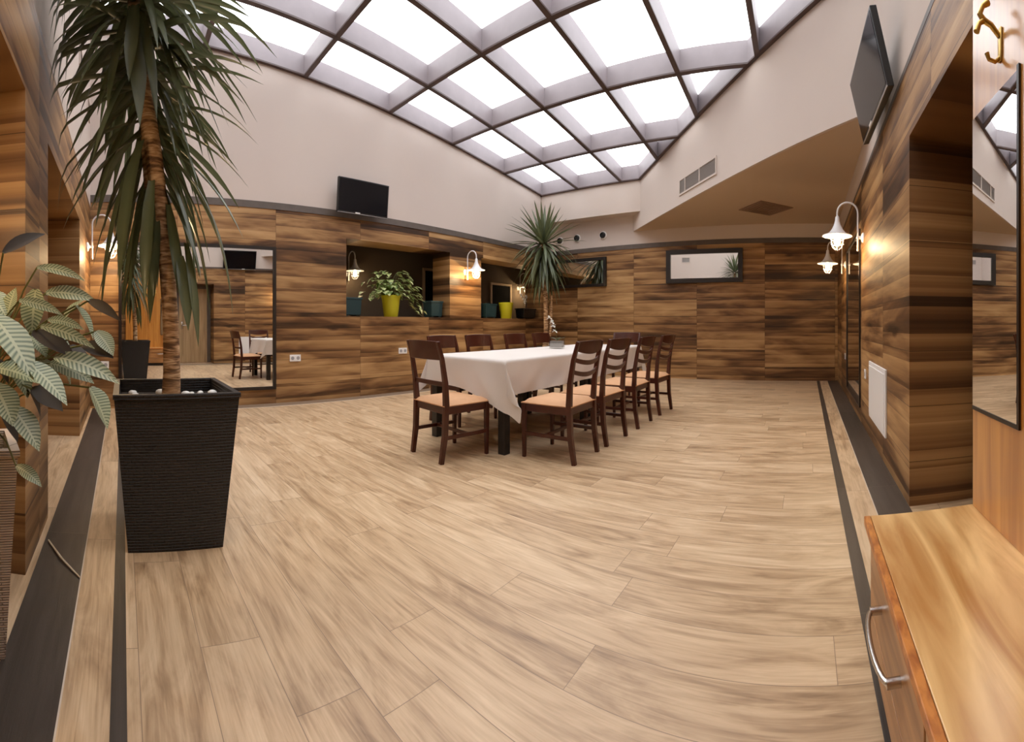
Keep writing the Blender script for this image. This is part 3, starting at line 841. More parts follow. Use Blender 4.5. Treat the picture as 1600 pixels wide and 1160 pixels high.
# tablecloth
def cloth():
    mb = MB(); D, st = 0.325, 0.036
    def axis(lo, hi):
        n0 = int(D / st); a = [lo - D + D * k / n0 for k in range(n0)]
        n1 = int((hi - lo) / 0.06); a += [lo + (hi - lo) * k / n1 for k in range(n1 + 1)]
        return a + [hi + D * (k + 1) / n0 for k in range(n0)]
    X, Y = axis(TX0 - 0.012, TX1 + 0.012), axis(TY0 - 0.012, TY1 + 0.012)
    g = {}
    for i, x in enumerate(X):
        for j, y in enumerate(Y):
            ex = max(TX0 - 0.012 - x, x - TX1 - 0.012, 0); ey = max(TY0 - 0.012 - y, y - TY1 - 0.012, 0)
            cx, cy = min(max(x, TX0 - 0.012), TX1 + 0.012), min(max(y, TY0 - 0.012), TY1 + 0.012)
            ex *= 0.88
            if y < TY0: ey *= 0.78 + 0.5 * ((cx - TX0) / (TX1 - TX0)) ** 3
            rho = math.hypot(ex, ey)
            if rho < 1e-6:
                p = (x, y, TZ + 0.010)
            else:
                sx = (1 if x > 0.5 * (TX0 + TX1) else -1); sy = (1 if y > 0.5 * (TY0 + TY1) else -1)
                dx, dy = ex / rho * sx, ey / rho * sy
                wob = 0.05 + 0.05 * math.sin(9 * x + 1.3) * math.sin(7 * y + 0.4) + 0.02 * math.sin(21 * (x + y))
                h = max(0.0, wob) * (rho / D) ** 1.2
                mx_, mn_ = max(ex, ey), min(ex, ey)
                q = mn_ / (mx_ + 1e-9)
                along, side_ = 0.44 * mn_ * (0.55 + 0.45 * q), 0.44 * mn_ * q ** 2 * (0.55 + 0.45 * q) + h * D * (1 - q * 0.5)
                ox, oy = (side_, along) if ex > ey else (along, side_)
                if mn_ > 0:
                    if sx * sy < 0: ox, oy = ox * 1.25 + 0.10 * mn_, oy * 0.22
                    else: ox, oy = ox * 0.3, oy * 1.2
                off = math.hypot(ox, oy)
                p = (cx + ox * sx, cy + oy * sy, TZ + 0.010 - math.sqrt(max(0, rho * rho - off * off)))
            g[i, j] = mb.bm.verts.new(p)
    for i in range(len(X) - 1):
        for j in range(len(Y) - 1): mb.face([g[i, j], g[i + 1, j], g[i + 1, j + 1], g[i, j + 1]])
    return mb.build('tablecloth', M['cloth'], smooth=True, subsurf=1)
o = cloth(); o.data.flip_normals() if False else None
tag(o, 'white linen tablecloth draped over the long dining table', 'tablecloth')

# vase of orchids
r = empty('flower_vase', (-2.72, 4.22, TZ + 0.0115), 0.35, 'square glass vase with white orchids on the tablecloth', 'vase')
mb = MB(); a = 0.075; mb.box(-a, a, -a, a, 0, 0.012)
for s in (-1, 1): mb.box(s * a - 0.004, s * a + 0.004, -a, a, 0.012, 0.14); mb.box(-a + 0.004, a - 0.004, s * a - 0.004, s * a + 0.004, 0.012, 0.14)
mb.build('glass_body', M['clear'], r)
mb = MB(); mb.box(-a + 0.008, a - 0.008, -a + 0.008, a - 0.008, 0.013, 0.085); mb.build('pebble_fill', M['vent'], r)
mb = MB(); mb.tube([(0, 0, 0.08), (-0.01, -0.01, 0.2), (-0.03, -0.02, 0.29), (-0.07, -0.05, 0.36)], 0.003, 6); mb.build('flower_stem', M['stem'], r)
for c in ((-0.02, -0.02, 0.20), (-0.035, -0.03, 0.255), (-0.05, -0.035, 0.30), (-0.075, -0.055, 0.35)):
    mb = MB()
    for k in range(5):
        an = k * 2 * PI / 5 + c[2] * 9
        mb.leaf(c, (math.cos(an) * 0.7 - 0.2, math.sin(an) * 0.7 - 0.5, math.sin(an * 1.7) * 0.6 + 0.2), 0.036, 0.034, lambda t: math.sin(PI * min(1, t * 0.9 + 0.08)) , 0.2, 4)
    mb.build('orchid_flower', M['petal'], r)
mb = MB()
for k in range(5): mb.leaf((0, 0, 0.09), (math.cos(k * 1.3), math.sin(k * 1.3), 0.6), 0.11, 0.03, lambda t: math.sin(PI * (0.1 + 0.9 * t)), 0.6, 5)
mb.build('orchid_leaf', M['yucca'], r)

# ------------------------------------------------------------------ chairs
def make_chair(style, label):
    """Faces +y. Seat 0.46 high, back 0.92 high."""
    r = empty('dining_chair', (0, 0, 0), 0, label, 'chair', 'dark dining chairs around the long table')
    w = 0.205
    for s in (-1, 1):
        mb = MB(); mb.bar([(s * w * 0.95, -0.235, 0), (s * w * 0.97, -0.205, 0.2), (s * w * 0.98, -0.195, 0.44), (s * w, -0.205, 0.6), (s * w, -0.235, 0.78), (s * w, -0.275, 0.915)], [(0.016, 0.017), (0.018, 0.02), (0.019, 0.021), (0.018, 0.018), (0.016, 0.015), (0.014, 0.012)], (1, 0, 0))
        mb.build('back_post', M['mahogany'], r, bevel=0.004)
        mb = MB(); mb.bar([(s * w * 1.02, 0.205, 0), (s * w * 1.02, 0.205, 0.425)], [(0.013, 0.013), (0.019, 0.019)], (1, 0, 0)); mb.build('front_leg', M['mahogany'], r, bevel=0.004)
        mb = MB(); mb.bar([(s * w, -0.20, 0.19), (s * w * 1.02, 0.20, 0.19)], (0.010, 0.014), (1, 0, 0)); mb.build('side_stretcher', M['mahogany'], r, bevel=0.003)
    mb = MB(); mb.bar([(-w, 0.02, 0.19), (w, 0.02, 0.19)], (0.010, 0.013), (0, 1, 0)); mb.build('cross_stretcher', M['mahogany'], r, bevel=0.003)
    mb = MB()
    mb.box(-w, w, 0.19, 0.215, 0.365, 0.425); mb.box(-w, w, -0.205, -0.18, 0.365, 0.425)
    for s in (-1, 1): mb.box(s * w - 0.012, s * w + 0.012, -0.2, 0.2, 0.365, 0.425)
    mb.build('seat_frame', M['mahogany'], r, bevel=0.003)
    # padded seat
    t = bmesh.new(); bmesh.ops.create_grid(t, x_segments=10, y_segments=10, size=1)
    mb = MB(); m_ = {}
    for v in t.verts:
        u, q = v.co.x, v.co.y
        e = max(abs(u), abs(q))
        ww = 0.225 - 0.012 * (1 - q) / 2 * 2
        m_[v] = mb.bm.verts.new((u * ww, 0.005 + q * 0.222, 0.43 + 0.038 * (1 - e ** 4) ** 0.5 if e < 1 else 0.43))
    for f in t.faces: mb.face([m_[v] for v in f.verts])
    t.free()
    bot = [(-0.212, -0.217), (0.212, -0.217), (0.225, 0.227), (-0.225, 0.227)]
    mb.prism([(x, y, 0.424) for x, y in bot], (0, 0, 0.008))
    mb.build('seat', M['seat'], r, smooth=True)
    def slat(z0a, z1a, dip0, dip1, name, y0=None, th=0.009, bow=0.03):
        mb = MB(); n = 10; prev = None
        for k in range(n + 1):
            u = -1 + 2 * k / n; x = u * (w - 0.004)
            d = 1 - u * u
            zb, zt = z0a - dip0 * d, z1a - dip1 * d
            def yy(z): return -0.205 - max(0, (z - 0.6)) * 0.21 - bow * d
            ring = [mb.bm.verts.new(q) for q in ((x, yy(zb) - th, zb), (x, yy(zb) + th, zb), (x, yy(zt) + th, zt), (x, yy(zt) - th, zt))]
            if prev:
                for i in range(4): mb.face([prev[i], prev[(i + 1) % 4], ring[(i + 1) % 4], ring[i]])
            else: mb.face(list(reversed(ring)))
            prev = ring
        mb.face(prev)
        mb.build(name, M['mahogany'], r, smooth=True, bevel=0.003)
    if style == 'ladder':
        slat(0.845, 0.915, 0.030, -0.006, 'top_rail')
        slat(0.765, 0.795, 0.035, 0.028, 'back_slat'); slat(0.675, 0.705, 0.035, 0.028, 'back_slat')
    else:
        slat(0.775, 0.915, 0.0, -0.006, 'top_rail')
        slat(0.575, 0.610, 0.0, 0.0, 'back_slat', bow=0.01)
    return r
lad = make_chair('ladder', 'nearest ladder-back dark chair on the right side of the table')
pan = make_chair('panel', 'solid-back dark chair standing at the near end of the table')
def put(proto, first, loc, rz, label=None):
    c = proto if first else copy_tree(proto)
    c.location = loc; c.rotation_euler = (0, 0, rz)
    if label: c['label'] = label
for k, (y, dz, lb) in enumerate(((2.95, 0.03, None), (3.52, -0.02, 'ladder-back dark chair second from the near end on the right'), (4.20, 0.02, 'ladder-back dark chair third from the near end on the right'), (4.90, -0.03, 'farthest ladder-back dark chair on the right side of the table'))):
    put(lad, k == 0, (-1.87, y, 0), PI / 2 + dz, lb)
put(pan, True, (-2.575, 2.415, 0), -0.10)
for k, y in enumerate((3.28, 3.86, 4.58, 5.20)):
    put(pan, False, (-3.36, y, 0), -PI / 2 + (0.03, -0.02, 0.0, 0.03)[k], ('dark chair tucked in on the far side, directly behind the near-end chair', 'dark chair second along the far side of the table', 'dark chair third along the far side of the table', 'dark chair on the far side, directly behind the orchid vase')[k])
put(pan, False, (-2.66, 5.86, 0), PI + 0.06, 'dark chair at the distant end of the table, back to the far wall')

# ------------------------------------------------------------------ hall stand (bench, drawers, panel, mirror, hooks)
hs = empty('hall_stand', (0.36, 0.60, 0), 0, 'orange wood hall stand with drawer bench, mirror and brass hooks', 'hall stand')
hx0, hx1, hy0, hy1 = 0.19 - 0.36, 0.575 - 0.36, -0.52, 1.33 - 0.60
mb = MB(); mb.box(hx0 + 0.024, hx1 - 0.03, hy0 + 0.01, hy1 - 0.012, 0.07, 0.425); mb.build('carcass', M['drawer'], hs)
mb = MB(); mb.box(hx0 + 0.05, hx1 - 0.03, hy0 + 0.03, hy1 - 0.03, 0, 0.07); mb.build('plinth', M['black_wood'], hs)
mb = MB(); mb.rbox(hx0 + 0.008, hx1 - 0.03, hy0, hy1, 0.428, 0.450, 0.002); mb.build('bench_top', M['bench_top'], hs)
mb = MB(); mb.rbox(hx0 - 0.012, hx0 + 0.007, hy0, hy1, 0.424, 0.450, 0.002); mb.build('front_edge', M['edge'], hs)
for k, (a, bb) in enumerate(((0.10, 0.70), (-0.51, 0.09))):
    mb = MB(); mb.rbox(hx0 + 0.004, hx0 + 0.024, a, bb, 0.19, 0.418, 0.003); d = mb.build('drawer', M['drawer'], hs)
    mb = MB(); c = (a + bb) / 2 - 0.005; h = 0.115
    path = [(hx0 + 0.004, c - h, 0.300), (hx0 - 0.020, c - h, 0.300)]
    mb.tube([(hx0 + 0.004, c - h, 0.30), (hx0 - 0.026, c - h, 0.30)], 0.0105, 12); mb.tube([(hx0 + 0.004, c + h, 0.30), (hx0 - 0.026, c + h, 0.30)], 0.0105, 12)
    mb.tube([(hx0 - 0.020, c + h * math.cos(q * PI / 12), 0.30 - 0.012 * math.sin(q * PI / 12)) if False else (hx0 - 0.020 - 0.022 * math.sin(q * PI / 12), c + h * math.cos(q * PI / 12), 0.30) for q in range(13)], 0.0068, 10)
    mb.build('drawer_handle', M['chrome'], d, smooth=True)
    mb = MB(); mb.rbox(hx0 + 0.004, hx0 + 0.024, a, bb, 0.08, 0.184, 0.003); mb.build('lower_front', M['drawer'], hs)
mb = MB(); mb.rbox(hx1 - 0.045, hx1 - 0.008, hy0, hy1 - 0.012, 0.45, 2.28, 0.003); mb.build('back_panel', M['panel'], hs)
px = hx1 - 0.045
mb = MB(); mb.box(px - 0.005, px - 0.0005, 0.997 - 0.6, 1.305 - 0.6, 0.78, 1.70); gm = mb.build('mirror', M['mirror'], hs)
mb = MB(); mb.box(px - 0.007, px - 0.0005, 0.985 - 0.6, 0.997 - 0.6, 0.768, 1.712); mb.box(px - 0.007, px - 0.0005, 0.997 - 0.6, 1.305 - 0.6, 0.768, 0.78)
mb.build('mirror_edge', M['mirror_frame'], gm)
for yk in (1.105, 0.86, 0.615, 0.37):
    y = yk - 0.6; z = 1.83
    mb = MB()
    mb.rbox(px - 0.006, px, y - 0.011, y + 0.011, z - 0.05, z + 0.045, 0.003)
    mb.tube([(px - 0.004, y, z + 0.02), (px - 0.03, y, z + 0.045), (px - 0.052, y, z + 0.052), (px - 0.064, y, z + 0.066), (px - 0.056, y, z + 0.09), (px - 0.040, y, z + 0.105)], [0.007, 0.008, 0.009, 0.008, 0.007, 0.010], 10)
    mb.tube([(px - 0.052, y, z + 0.052), (px - 0.066, y, z + 0.040), (px - 0.074, y, z + 0.015)], [0.008, 0.007, 0.009], 10)
    mb.tube([(px - 0.004, y, z - 0.04), (px - 0.018, y, z - 0.054), (px - 0.036, y, z - 0.052), (px - 0.043, y, z - 0.036)], [0.006, 0.006, 0.006, 0.007], 10)
    mb.build('coat_hook', M['brass'], hs, smooth=True)

# ------------------------------------------------------------------ tapered planters
def tapered(r, wt, wb, h, mat, inset=0.05, rim=0.022):
    """Open square planter: outer taper, rim, inner walls."""
    mb = MB(); t, bt = wt / 2, wb / 2
    def sq(a, z): return [mb.bm.verts.new((x * a, y * a, z)) for x, y in ((-1, -1), (1, -1), (1, 1), (-1, 1))]
    rings = [sq(bt, 0), sq(t, h - 0.02), sq(t + 0.006, h - 0.02), sq(t + 0.006, h), sq(t - rim, h), sq(t - rim - inset * (t - bt) / h * 4, h - inset * 4)]
    mb.face(list(reversed(rings[0])))
    for a, bb in zip(rings, rings[1:]):
        for k in range(4): mb.face([a[k], a[(k + 1) % 4], bb[(k + 1) % 4], bb[k]])
    return mb.build('planter', mat, r)
def soil_top(r, wt, z, name='soil'):
    mb = MB(); a = wt / 2; mb.box(-a, a, -a, a, z - 0.02, z); return mb.build(name, M['soil'], r)
def yprof(t): return (0.55 + 0.45 * min(1, t * 4)) * (1 - max(0, (t - 0.55) / 0.45) ** 1.4) + 0.02
def yucca_leaves(mb, c, n, el0, el1, L, W, droop, spread=0.04, az0=0, azr=2 * PI, top=0.0):
    for k in range(n):
        q = (k + 0.5) / n
        el = el0 + (el1 - el0) * q + random.uniform(-0.15, 0.15)
        az = az0 + (k * 2.39996) % (2 * PI) * azr / (2 * PI) + random.uniform(-0.2, 0.2)
        d = Vector((math.cos(az) * math.cos(el), math.sin(az) * math.cos(el), math.sin(el)))
        bpos = Vector(c) + Vector((math.cos(az) * spread, math.sin(az) * spread, top * (1 - 2 * q)))
        mb.leaf(bpos, d, L * random.uniform(0.75, 1.15), W * random.uniform(0.8, 1.15), yprof, droop * random.uniform(0.5, 1.4), 8, 0.30)

# big yucca by the left mirror
yu = empty('potted_yucca', (-2.20, 0.245, 0), 0, 'tall yucca with ringed trunk in a dark woven square planter by the left mirror', 'potted plant')
tapered(yu, 0.565, 0.44, 0.73, M['wicker'])
soil_top(yu, 0.50, 0.66)
mb = MB()
mb.tube([(0.0, 0.0, 0.65), (0.0, 0.005, 0.80), (-0.005, 0.0, 1.05), (-0.01, -0.02, 1.35), (-0.01, -0.055, 1.65), (0.0, -0.09, 1.92), (0, -0.135, 2.2), (0.0, -0.17, 2.45), (0, -0.19, 2.95)], [0.050, 0.044, 0.041, 0.040, 0.042, 0.044, 0.044, 0.042, 0.04], 16)
mb.tube([(-0.03, -0.10, 1.75), (-0.06, -0.11, 1.9), (-0.09, -0.12, 2.1), (-0.11, -0.13, 2.3)], [0.035, 0.034, 0.032, 0.03], 12)
tr = mb.build('trunk', M['bark'], yu, smooth=True)
mb = MB()
def side_ring(c, n, el0, el1, L, W, droop, gap, spread=0.05, top=0.12):
    """Leaves all round except the side towards the room's corner bench."""
    yucca_leaves(mb, c, n, el0, el1, L, W, droop, spread, gap, 2 * PI - 2 * gap, top)
yucca_leaves(mb, (0, -0.20, 3.02), 60, 1.4, 0.0, 0.64, 0.046, 0.45, top=0.06)
yucca_leaves(mb, (0, -0.19, 2.82), 44, 0.5, -0.7, 0.66, 0.050, 1.0, top=0.12)
yucca_leaves(mb, (0, -0.18, 2.62), 34, 0.3, -0.8, 0.68, 0.048, 1.1, top=0.12)
side_ring((0, -0.15, 2.42), 30, 0.2, -0.9, 0.64, 0.046, 1.0, 0.25)
side_ring((-0.02, -0.12, 2.22), 28, 0.1, -1.0, 0.64, 0.044, 0.9, 0.7)
side_ring((-0.05, -0.10, 2.02), 24, -0.1, -1.2, 0.64, 0.044, 1.1, 0.9)
side_ring((-0.06, -0.08, 1.84), 14, -0.6, -1.3, 0.60, 0.05, 1.3, 1.0)
mb.leaf((0.05, 0.0, 1.86), (0.15, 0.35, -0.4), 0.85, 0.07, yprof, 2.2, 9, 0.3); mb.leaf((0.0, 0.0, 1.86), (0.1, 0.3, -0.9), 0.70, 0.06, yprof, 1.6, 9, 0.3); mb.leaf((0.05, -0.15, 1.95), (0.3, -0.25, -0.9), 0.75, 0.075, yprof, 1.6, 9, 0.3); mb.leaf((0.06, -0.1, 1.75), (0.25, -0.10, -0.8), 0.62, 0.06, yprof, 1.6, 9, 0.3)
mb.leaf((-0.1, 0.02, 1.8), (-0.05, 0.35, -0.6), 0.75, 0.05, yprof, 1.8, 9, 0.3); mb.leaf((0.02, -0.18, 1.9), (0.15, -0.3, -0.8), 0.85, 0.06, yprof, 1.6, 9, 0.3)
for (b0, b1, w, r0, r1) in (((208, 12), (217, 192), .085, 2.10, 1.98), ((219, 12), (241, 180), .055, 2.10, 1.98), ((232, 10), (280, 190), .060, 2.12, 2.00), ((246, 62), (292, 132), .075, 2.12, 2.02),
        ((200, 14), (172, 170), .055, 2.10, 2.00), ((190, 10), (128, 118), .050, 2.12, 2.05), ((186, 14), (84, 165), .048, 2.15, 2.1), ((212, 8), (203, 125), .065, 2.08, 1.98), ((226, 4), (332, 218), .050, 2.12, 2.0),
        ((235, 6), (384, 192), .042, 2.15, 2.1), ((238, 2), (386, 34), .050, 2.15, 2.1), ((196, 60), (158, 178), .060, 2.1, 2.02), ((236, 60), (318, 160), .05, 2.14, 2.02), ((180, 4), (52, 150), .044, 2.15, 2.1), ((182, -10), (28, 40), .04, 2.15, 2.05), ((228, 90), (268, 240), .05, 2.12, 2.04), ((236, 318), (229, 420), .075, 2.17, 2.12), ((244, 330), (240, 458), .06, 2.2, 2.15), ((258, 296), (306, 424), .055, 2.2, 2.12), ((280, 400), (292, 512), .075, 2.18, 2.12),
        ((290, 380), (307, 535), .055, 2.2, 2.14), ((246, 380), (236, 500), .055, 2.22, 2.18), ((262, 320), (276, 452), .06, 2.2, 2.14), ((224, 320), (204, 470), .05, 2.2, 2.15)):
    A_, B_ = at(*b0, r0) - Vector((-2.20, 0.245, 0)), at(*b1, r1) - Vector((-2.20, 0.245, 0))
    L_ = (B_ - A_).length
    mb.leaf(A_, (B_ - A_) + Vector((0, 0, 0.30 * L_)), L_ * 1.05, w, yprof, 0.6, 9, 0.3)
for v in mb.bm.verts:          # leaves that meet the front wall bend along it
    if v.co.y < -0.55: v.co.y = -0.55 - 0.06 * (1 - math.exp((v.co.y + 0.55) * 4))
mb.build('leaves', M['yucca'], yu)
random.seed(21)
first = None
for k in range(26):
    for _ in range(60):
        x, y = random.uniform(-0.20, 0.225), random.uniform(-0.225, 0.225)
        if math.hypot(x, y) > 0.085: break
    if k < 12: x = random.uniform(0.12, 0.222)
    if first is None:
        mb = MB(); mb.blob((0, 0, 0), (0.026, 0.018, 0.014), 2); first = o = mb.build('pebble', M['pebble'], smooth=True)
    else:
        o = first.copy(); COL.objects.link(o)
    s = random.uniform(0.8, 1.4); o.scale = (s, s * random.uniform(0.8, 1.2), s)
    o.location = (-2.20 + x, 0.245 + y, 0.661 + 0.0145 * s); o.rotation_euler = (0, 0, random.uniform(0, 3))
    tag(o, 'white pebble on the soil around the tall yucca trunk', 'pebble', 'white pebbles in the yucca planter')

# yucca in the far corner
yc = empty('potted_yucca', (-4.70, 6.86, 0), 0.2, 'yucca with spiky crown in the far corner behind the table', 'potted plant')
tapered(yc, 0.46, 0.36, 0.62, M['wicker'])
soil_top(yc, 0.40, 0.56)
mb = MB(); mb.tube([(0, 0, 0.55), (0.02, 0.02, 0.9), (0.02, 0.0, 1.4), (0.0, -0.02, 2.0), (-0.02, -0.02, 2.6)], [0.055, 0.045, 0.042, 0.042, 0.04], 14); mb.tube([(0.05, 0.05, 0.55), (0.10, 0.06, 1.0), (0.12, 0.06, 1.6)], [0.028, 0.024, 0.02], 12); mb.build('trunk', M['bark'], yc, smooth=True)
mb = MB()
yucca_leaves(mb, (-0.02, -0.02, 2.62), 60, 1.45, 0.1, 0.72, 0.055, 0.25, top=0.06)
yucca_leaves(mb, (-0.02, -0.02, 2.50), 66, -0.1, -1.2, 0.78, 0.06, 0.9, top=0.12)
yucca_leaves(mb, (0.0, -0.02, 2.25), 44, -0.4, -1.3, 0.74, 0.055, 1.2, top=0.12)
ycm = Matrix.Translation((-4.70, 6.86, 0)) @ Matrix.Rotation(0.2, 4, 'Z')
for v in mb.bm.verts:          # corner leaves bend where they meet the two walls
    p = ycm @ v.co
    p.x = max(p.x, -5.36); p.y = min(p.y, 7.72 if p.z > 3.1 else 7.97)
    v.co = ycm.inverted() @ p
mb.build('leaves', M['yucca'], yc)

# ------------------------------------------------------------------ striped-leaf plant at the left edge
cp = Vector((-1.36, -0.487, 0))
ca = empty('potted_prayer_plant', cp, 0.35, 'striped-leaf plant spilling from a taupe ribbed planter at the left edge', 'potted plant')
tapered(ca, 0.27, 0.20, 0.66, M['wicker_tan'])
soil_top(ca, 0.21, 0.60)
inv = Matrix.Translation(cp) @ Matrix.Rotation(0.35, 4, 'Z')
inv.invert()
def cprof(t): return max(0.02, math.sin(PI * min(1, (t * 0.93 + 0.06) ** 0.85)))
lf, dk, stalk = MB(), MB(), MB()
spec = [  # base pixel, tip pixel, width, distance at base / tip, dark underside?, roll
    ((5, 395), (68, 368), .036, 1.20, 1.25, 1, 1.2), ((58, 418), (128, 442), .030, 1.22, 1.2, 0, 1.2), ((72, 458), (146, 474), .045, 1.22, 1.2, 0, 1.1),
    ((138, 470), (184, 504), .030, 1.2, 1.15, 1, 1.2), ((-12, 492), (44, 592), .105, 1.12, 1.05, 0, .25), ((10, 500), (24, 452), .075, 1.2, 1.22, 0, .0),
    ((56, 452), (50, 522), .078, 1.24, 1.22, 2, .0), ((30, 470), (94, 496), .030, 1.15, 1.12, 0, 1.2), ((118, 478), (142, 530), .095, 1.2, 1.2, 0, .2),
    ((75, 500), (128, 518), .03, 1.18, 1.15, 0, 1.2), ((64, 510), (142, 548), .035, 1.16, 1.12, 0, 1.2), ((50, 520), (112, 562), .05, 1.18, 1.15, 1, 1.),
    ((78, 528), (108, 552), .085, 1.25, 1.25, 0, .3), ((85, 558), (180, 604), .060, 1.15, 1.1, 0, .8), ((78, 568), (142, 602), .055, 1.18, 1.15, 0, .8),
    ((42, 566), (98, 634), .070, 1.08, 1.04, 0, .4), ((-8, 575), (56, 602), .085, 1.15, 1.12, 2, .4), ((50, 608), (94, 644), .055, 1.12, 1.1, 1, .8),
    ((-10, 600), (16, 664), .095, 1.08, 1.05, 0, .2), ((18, 636), (56, 704), .075, 1.1, 1.06, 2, .3), ((140, 606), (164, 668), .115, 1.15, 1.14, 2, .1),
    ((25, 728), (62, 762), .035, 1.1, 1.06, 0, .6), ((128, 540), (174, 562), .045, 1.18, 1.15, 1, .9), ((150, 518), (174, 556), .05, 1.18, 1.15, 0, .6),
    ((-5, 528), (24, 552), .07, 1.2, 1.18, 0, .4), ((92, 570), (108, 604), .08, 1.25, 1.25, 2, .1), ((40, 520), (70, 560), .08, 1.26, 1.24, 2, .3), ((-20, 455), (8, 500), .08, 1.25, 1.2, 0, .3),
    ((20, 560), (40, 620), .085, 1.2, 1.18, 2, .2), ((60, 560), (84, 610), .08, 1.24, 1.22, 2, .2), ((-15, 560), (10, 600), .08, 1.2, 1.2, 1, .3), ((100, 500), (130, 470), .06, 1.26, 1.26, 2, .3), ((110, 540), (134, 580), .08, 1.26, 1.25, 1, .2),
    ((40, 600), (60, 650), .07, 1.2, 1.2, 1, .2), ((0, 640), (24, 690), .07, 1.16, 1.15, 1, .2)]
for (b0, b1, w, r0, r1, dark, roll) in spec:
    A, B = inv @ at(*b0, r0), inv @ at(*b1, r1)
    d = B - A; L = d.length
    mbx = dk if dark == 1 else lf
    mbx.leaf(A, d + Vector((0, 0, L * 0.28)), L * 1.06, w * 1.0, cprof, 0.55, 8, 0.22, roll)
    root = Vector((random.uniform(-0.05, 0.05), random.uniform(-0.05, 0.05), 0.595))
    mid = (root + A) / 2 + Vector((0, 0, 0.10))
    stalk.tube([root, root * 0.6 + mid * 0.4 + Vector((0, 0, 0.05)), mid, A * 0.6 + mid * 0.4 + Vector((0, 0, 0.02)), A], 0.0028, 5)
for k in range(34):          # the far side of the bush
    az = random.uniform(-2.6, 0.2); el = random.uniform(-0.2, 1.0)
    root = Vector((random.uniform(-0.05, 0.05), random.uniform(-0.05, 0.05), 0.595))
    A = root + Vector((math.cos(az) * 0.10, math.sin(az) * 0.10, random.uniform(0.08, 0.36)))
    lf.leaf(A, (math.cos(az), math.sin(az), el * 0.5), 0.17, 0.075, cprof, 0.9, 7, 0.2)
    stalk.tube([root, (root + A) / 2 + Vector((0, 0, 0.03)), A], 0.0028, 5)
fwd = inv.inverted()
for q_ in (lf, dk, stalk):      # keep the bush clear of the recess walls
    for v in q_.bm.verts:
        p = fwd @ v.co
        p.y = max(p.y, -0.775); p.x = max(p.x, -1.735) if p.y < -0.38 else p.x
        v.co = inv @ p
lf.build('striped_leaves', M['calathea'], ca)
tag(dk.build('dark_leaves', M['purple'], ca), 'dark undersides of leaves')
stalk.build('stalks', M['stem'], ca)
mb = MB(); mb.tube([(-2.05, -0.352, 0.010), (-1.90, -0.27, 0.012), (-1.77, -0.175, 0.007)], [0.004, 0.005, 0.003], 6)
tag(mb.build('dry_stalk', M['straw']), 'thin pale dry stalk lying across the dark floor border', 'stalk')

# ------------------------------------------------------------------ planters in the wall openings
ZN = 1.16
def round_pot(r, rt, rb, h, mat):
    mb = MB(); mb.lathe([(rb * 0.96, 0), (rb, 0.004), (rt * 0.93, h - 0.05), (rt * 0.95, h - 0.045), (rt, h - 0.006), (rt, h), (rt - 0.012, h), (rt - 0.018, h - 0.06)], 30); return mb.build('pot', mat, r, smooth=True)
def trough(name, loc, rz, w, d, h, mat, label, group=None):
    r = empty(name, loc, rz, label, 'planter', group)
    mb = MB()
    a = [(-w / 2 * .9, -d / 2 * .86, 0.02), (w / 2 * .9, -d / 2 * .86, 0.02), (w / 2 * .9, d / 2 * .86, 0.02), (-w / 2 * .9, d / 2 * .86, 0.02)]
    bq = [(-w / 2 * .97, -d / 2 * .95, h - .03), (w / 2 * .97, -d / 2 * .95, h - .03), (w / 2 * .97, d / 2 * .95, h - .03), (-w / 2 * .97, d / 2 * .95, h - .03)]
    mb.hexa(a, bq); mb.build('trough_body', mat, r, bevel=0.008)
    mb = MB(); t_ = 0.022
    for s in (-1, 1): mb.box(-w / 2 - .008, w / 2 + .008, s * (d / 2 - t_ / 2) - t_ / 2, s * (d / 2 - t_ / 2) + t_ / 2, h - .03, h); mb.box(s * (w / 2 - t_ / 2) - t_ / 2, s * (w / 2 - t_ / 2) + t_ / 2, -d / 2 + t_, d / 2 - t_, h - .03, h)
    mb.build('trough_rim', mat, r, bevel=0.004)
    for sx in (-1, 1):
        mb = MB(); mb.box(sx * w * .32 - .03, sx * w * .32 + .03, -d * .36, d * .36, 0, 0.02); mb.build('foot', mat, r)
    mb = MB(); mb.box(-w / 2 + t_, w / 2 - t_, -d / 2 + t_, d / 2 - t_, h - .029, h - .012); mb.build('soil', M['soil'], r)
    return r
trough('planter_trough', (-5.62, 3.22, ZN), PI / 2, 0.32, 0.24, 0.28, M['teal'], 'dark teal trough planter at the left end of the nearer opening')
trough('planter_trough', (-5.62, 4.86, ZN), PI / 2, 0.26, 0.24, 0.28, M['teal'], 'dark teal trough planter at the right end of the nearer opening')
trough('planter_trough', (-5.60, 6.22, ZN), PI / 2, 0.32, 0.24, 0.28, M['teal'], 'dark teal trough planter beside the empty lime pot')
bl = trough('planter_trough', (-5.56, 7.40, ZN), PI / 2, 0.44, 0.24, 0.22, M['black'], 'black trough planter at the corner end of the farther opening')
p = empty('potted_pothos', (-5.56, 3.94, ZN), 0, 'lime green pot overflowing with variegated leaves in the nearer opening', 'potted plant')
round_pot(p, 0.155, 0.11, 0.335, M['lime'])
mb = MB(); mb.lathe([(0.0, 0.295), (0.137, 0.295), (0.137, 0.30), (0.0, 0.30)], 20); mb.build('soil', M['soil'], p)
def hprof(t): return max(0.02, math.sin(PI * min(1, t ** 0.6 * 0.98 + 0.02)))
mb, st = MB(), MB()
random.seed(5)
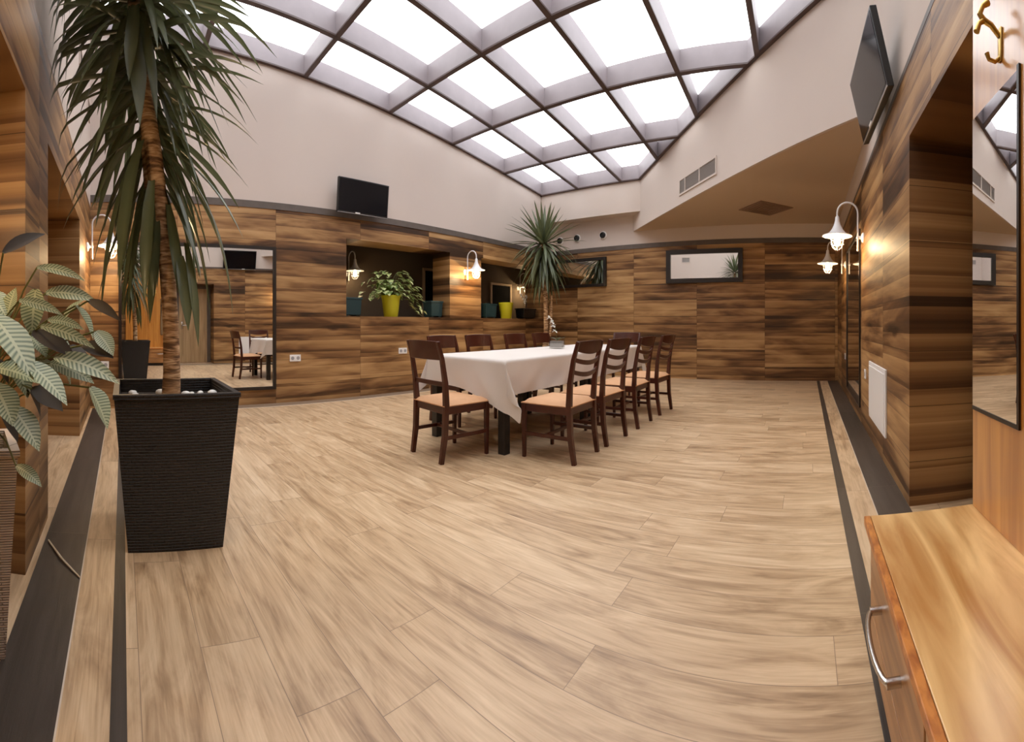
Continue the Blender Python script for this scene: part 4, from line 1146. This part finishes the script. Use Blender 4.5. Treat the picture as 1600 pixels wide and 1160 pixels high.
for k in range(150):
    az = random.uniform(0, 2 * PI); el = random.uniform(-0.25, 1.45)
    rr = random.uniform(0.16, 0.34) * (1.25 if abs(math.sin(az)) > .6 else 0.6)
    c = Vector((math.cos(az) * math.cos(el) * rr * 0.75, math.sin(az) * math.cos(el) * rr * 1.25, 0.36 + math.sin(el) * rr * 0.95))
    if c.x < -0.22: c.x = -0.22
    d = Vector((math.cos(az) + 0.5, math.sin(az), random.uniform(-0.6, 0.3)))
    mb.leaf(c, d, random.uniform(0.10, 0.16), random.uniform(0.085, 0.12), hprof, 0.8, 6, 0.2)
    if k % 3 == 0: st.tube([(0, 0, 0.30), (c.x * 0.5, c.y * 0.5, max(0.36, c.z * 0.6 + 0.2)), c], 0.003, 5)
for s, n in ((1, 9), (1, 7), (1, 8), (-1, 4), (-1, 5)):  # trailing vines
    y0, ph = random.uniform(0.22, 0.32), random.uniform(-0.05, 0.12)
    pts = [Vector((ph + 0.05, s * (y0 + 0.04 * math.sin(q) + 0.022 * q), 0.42 - 0.038 * q * (1.2 if s > 0 else 0.7))) for q in range(n)]
    st.tube([Vector((0, 0, 0.31))] + pts, 0.003, 5)
    for q in pts: mb.leaf(q, (random.uniform(0.2, 1), s * random.uniform(0, 1), random.uniform(-0.6, 0.1)), 0.11, 0.085, hprof, 0.8, 6, 0.2)
mb.build('leaves', M['pothos'], p); st.build('vines', M['stem'], p)
p = empty('lime_pot', (-5.56, 6.74, ZN), 0, 'empty-looking lime green pot in the opening by the corner', 'plant pot')
round_pot(p, 0.15, 0.11, 0.32, M['lime'])
mb = MB(); mb.lathe([(0.0, 0.27), (0.132, 0.27), (0.132, 0.275), (0.0, 0.275)], 20); mb.build('soil', M['soil'], p)
# orchid growing in the black trough
mb = MB(); mb.tube([(0.02, 0, 0.20), (0.0, 0.01, 0.35), (-0.05, 0.03, 0.46), (-0.11, 0.05, 0.52)], 0.005, 6); mb.tube([(0.0, 0, 0.20), (0.06, 0.02, 0.34), (0.05, 0.03, 0.50)], 0.005, 6); mb.build('twig', M['black_wood'], bl)
for c in ((-0.05, 0.03, 0.44), (-0.10, 0.05, 0.50), (0.05, 0.03, 0.48), (0.02, 0.03, 0.40), (-0.02, 0.02, 0.36)):
    mb = MB()
    for k in range(5):
        an = k * 2 * PI / 5 + c[0] * 20; mb.leaf(c, (math.cos(an), -0.35, math.sin(an)), 0.05, 0.045, cprof, 0.1, 4)
    mb.build('white_blossom', M['petal'], bl)
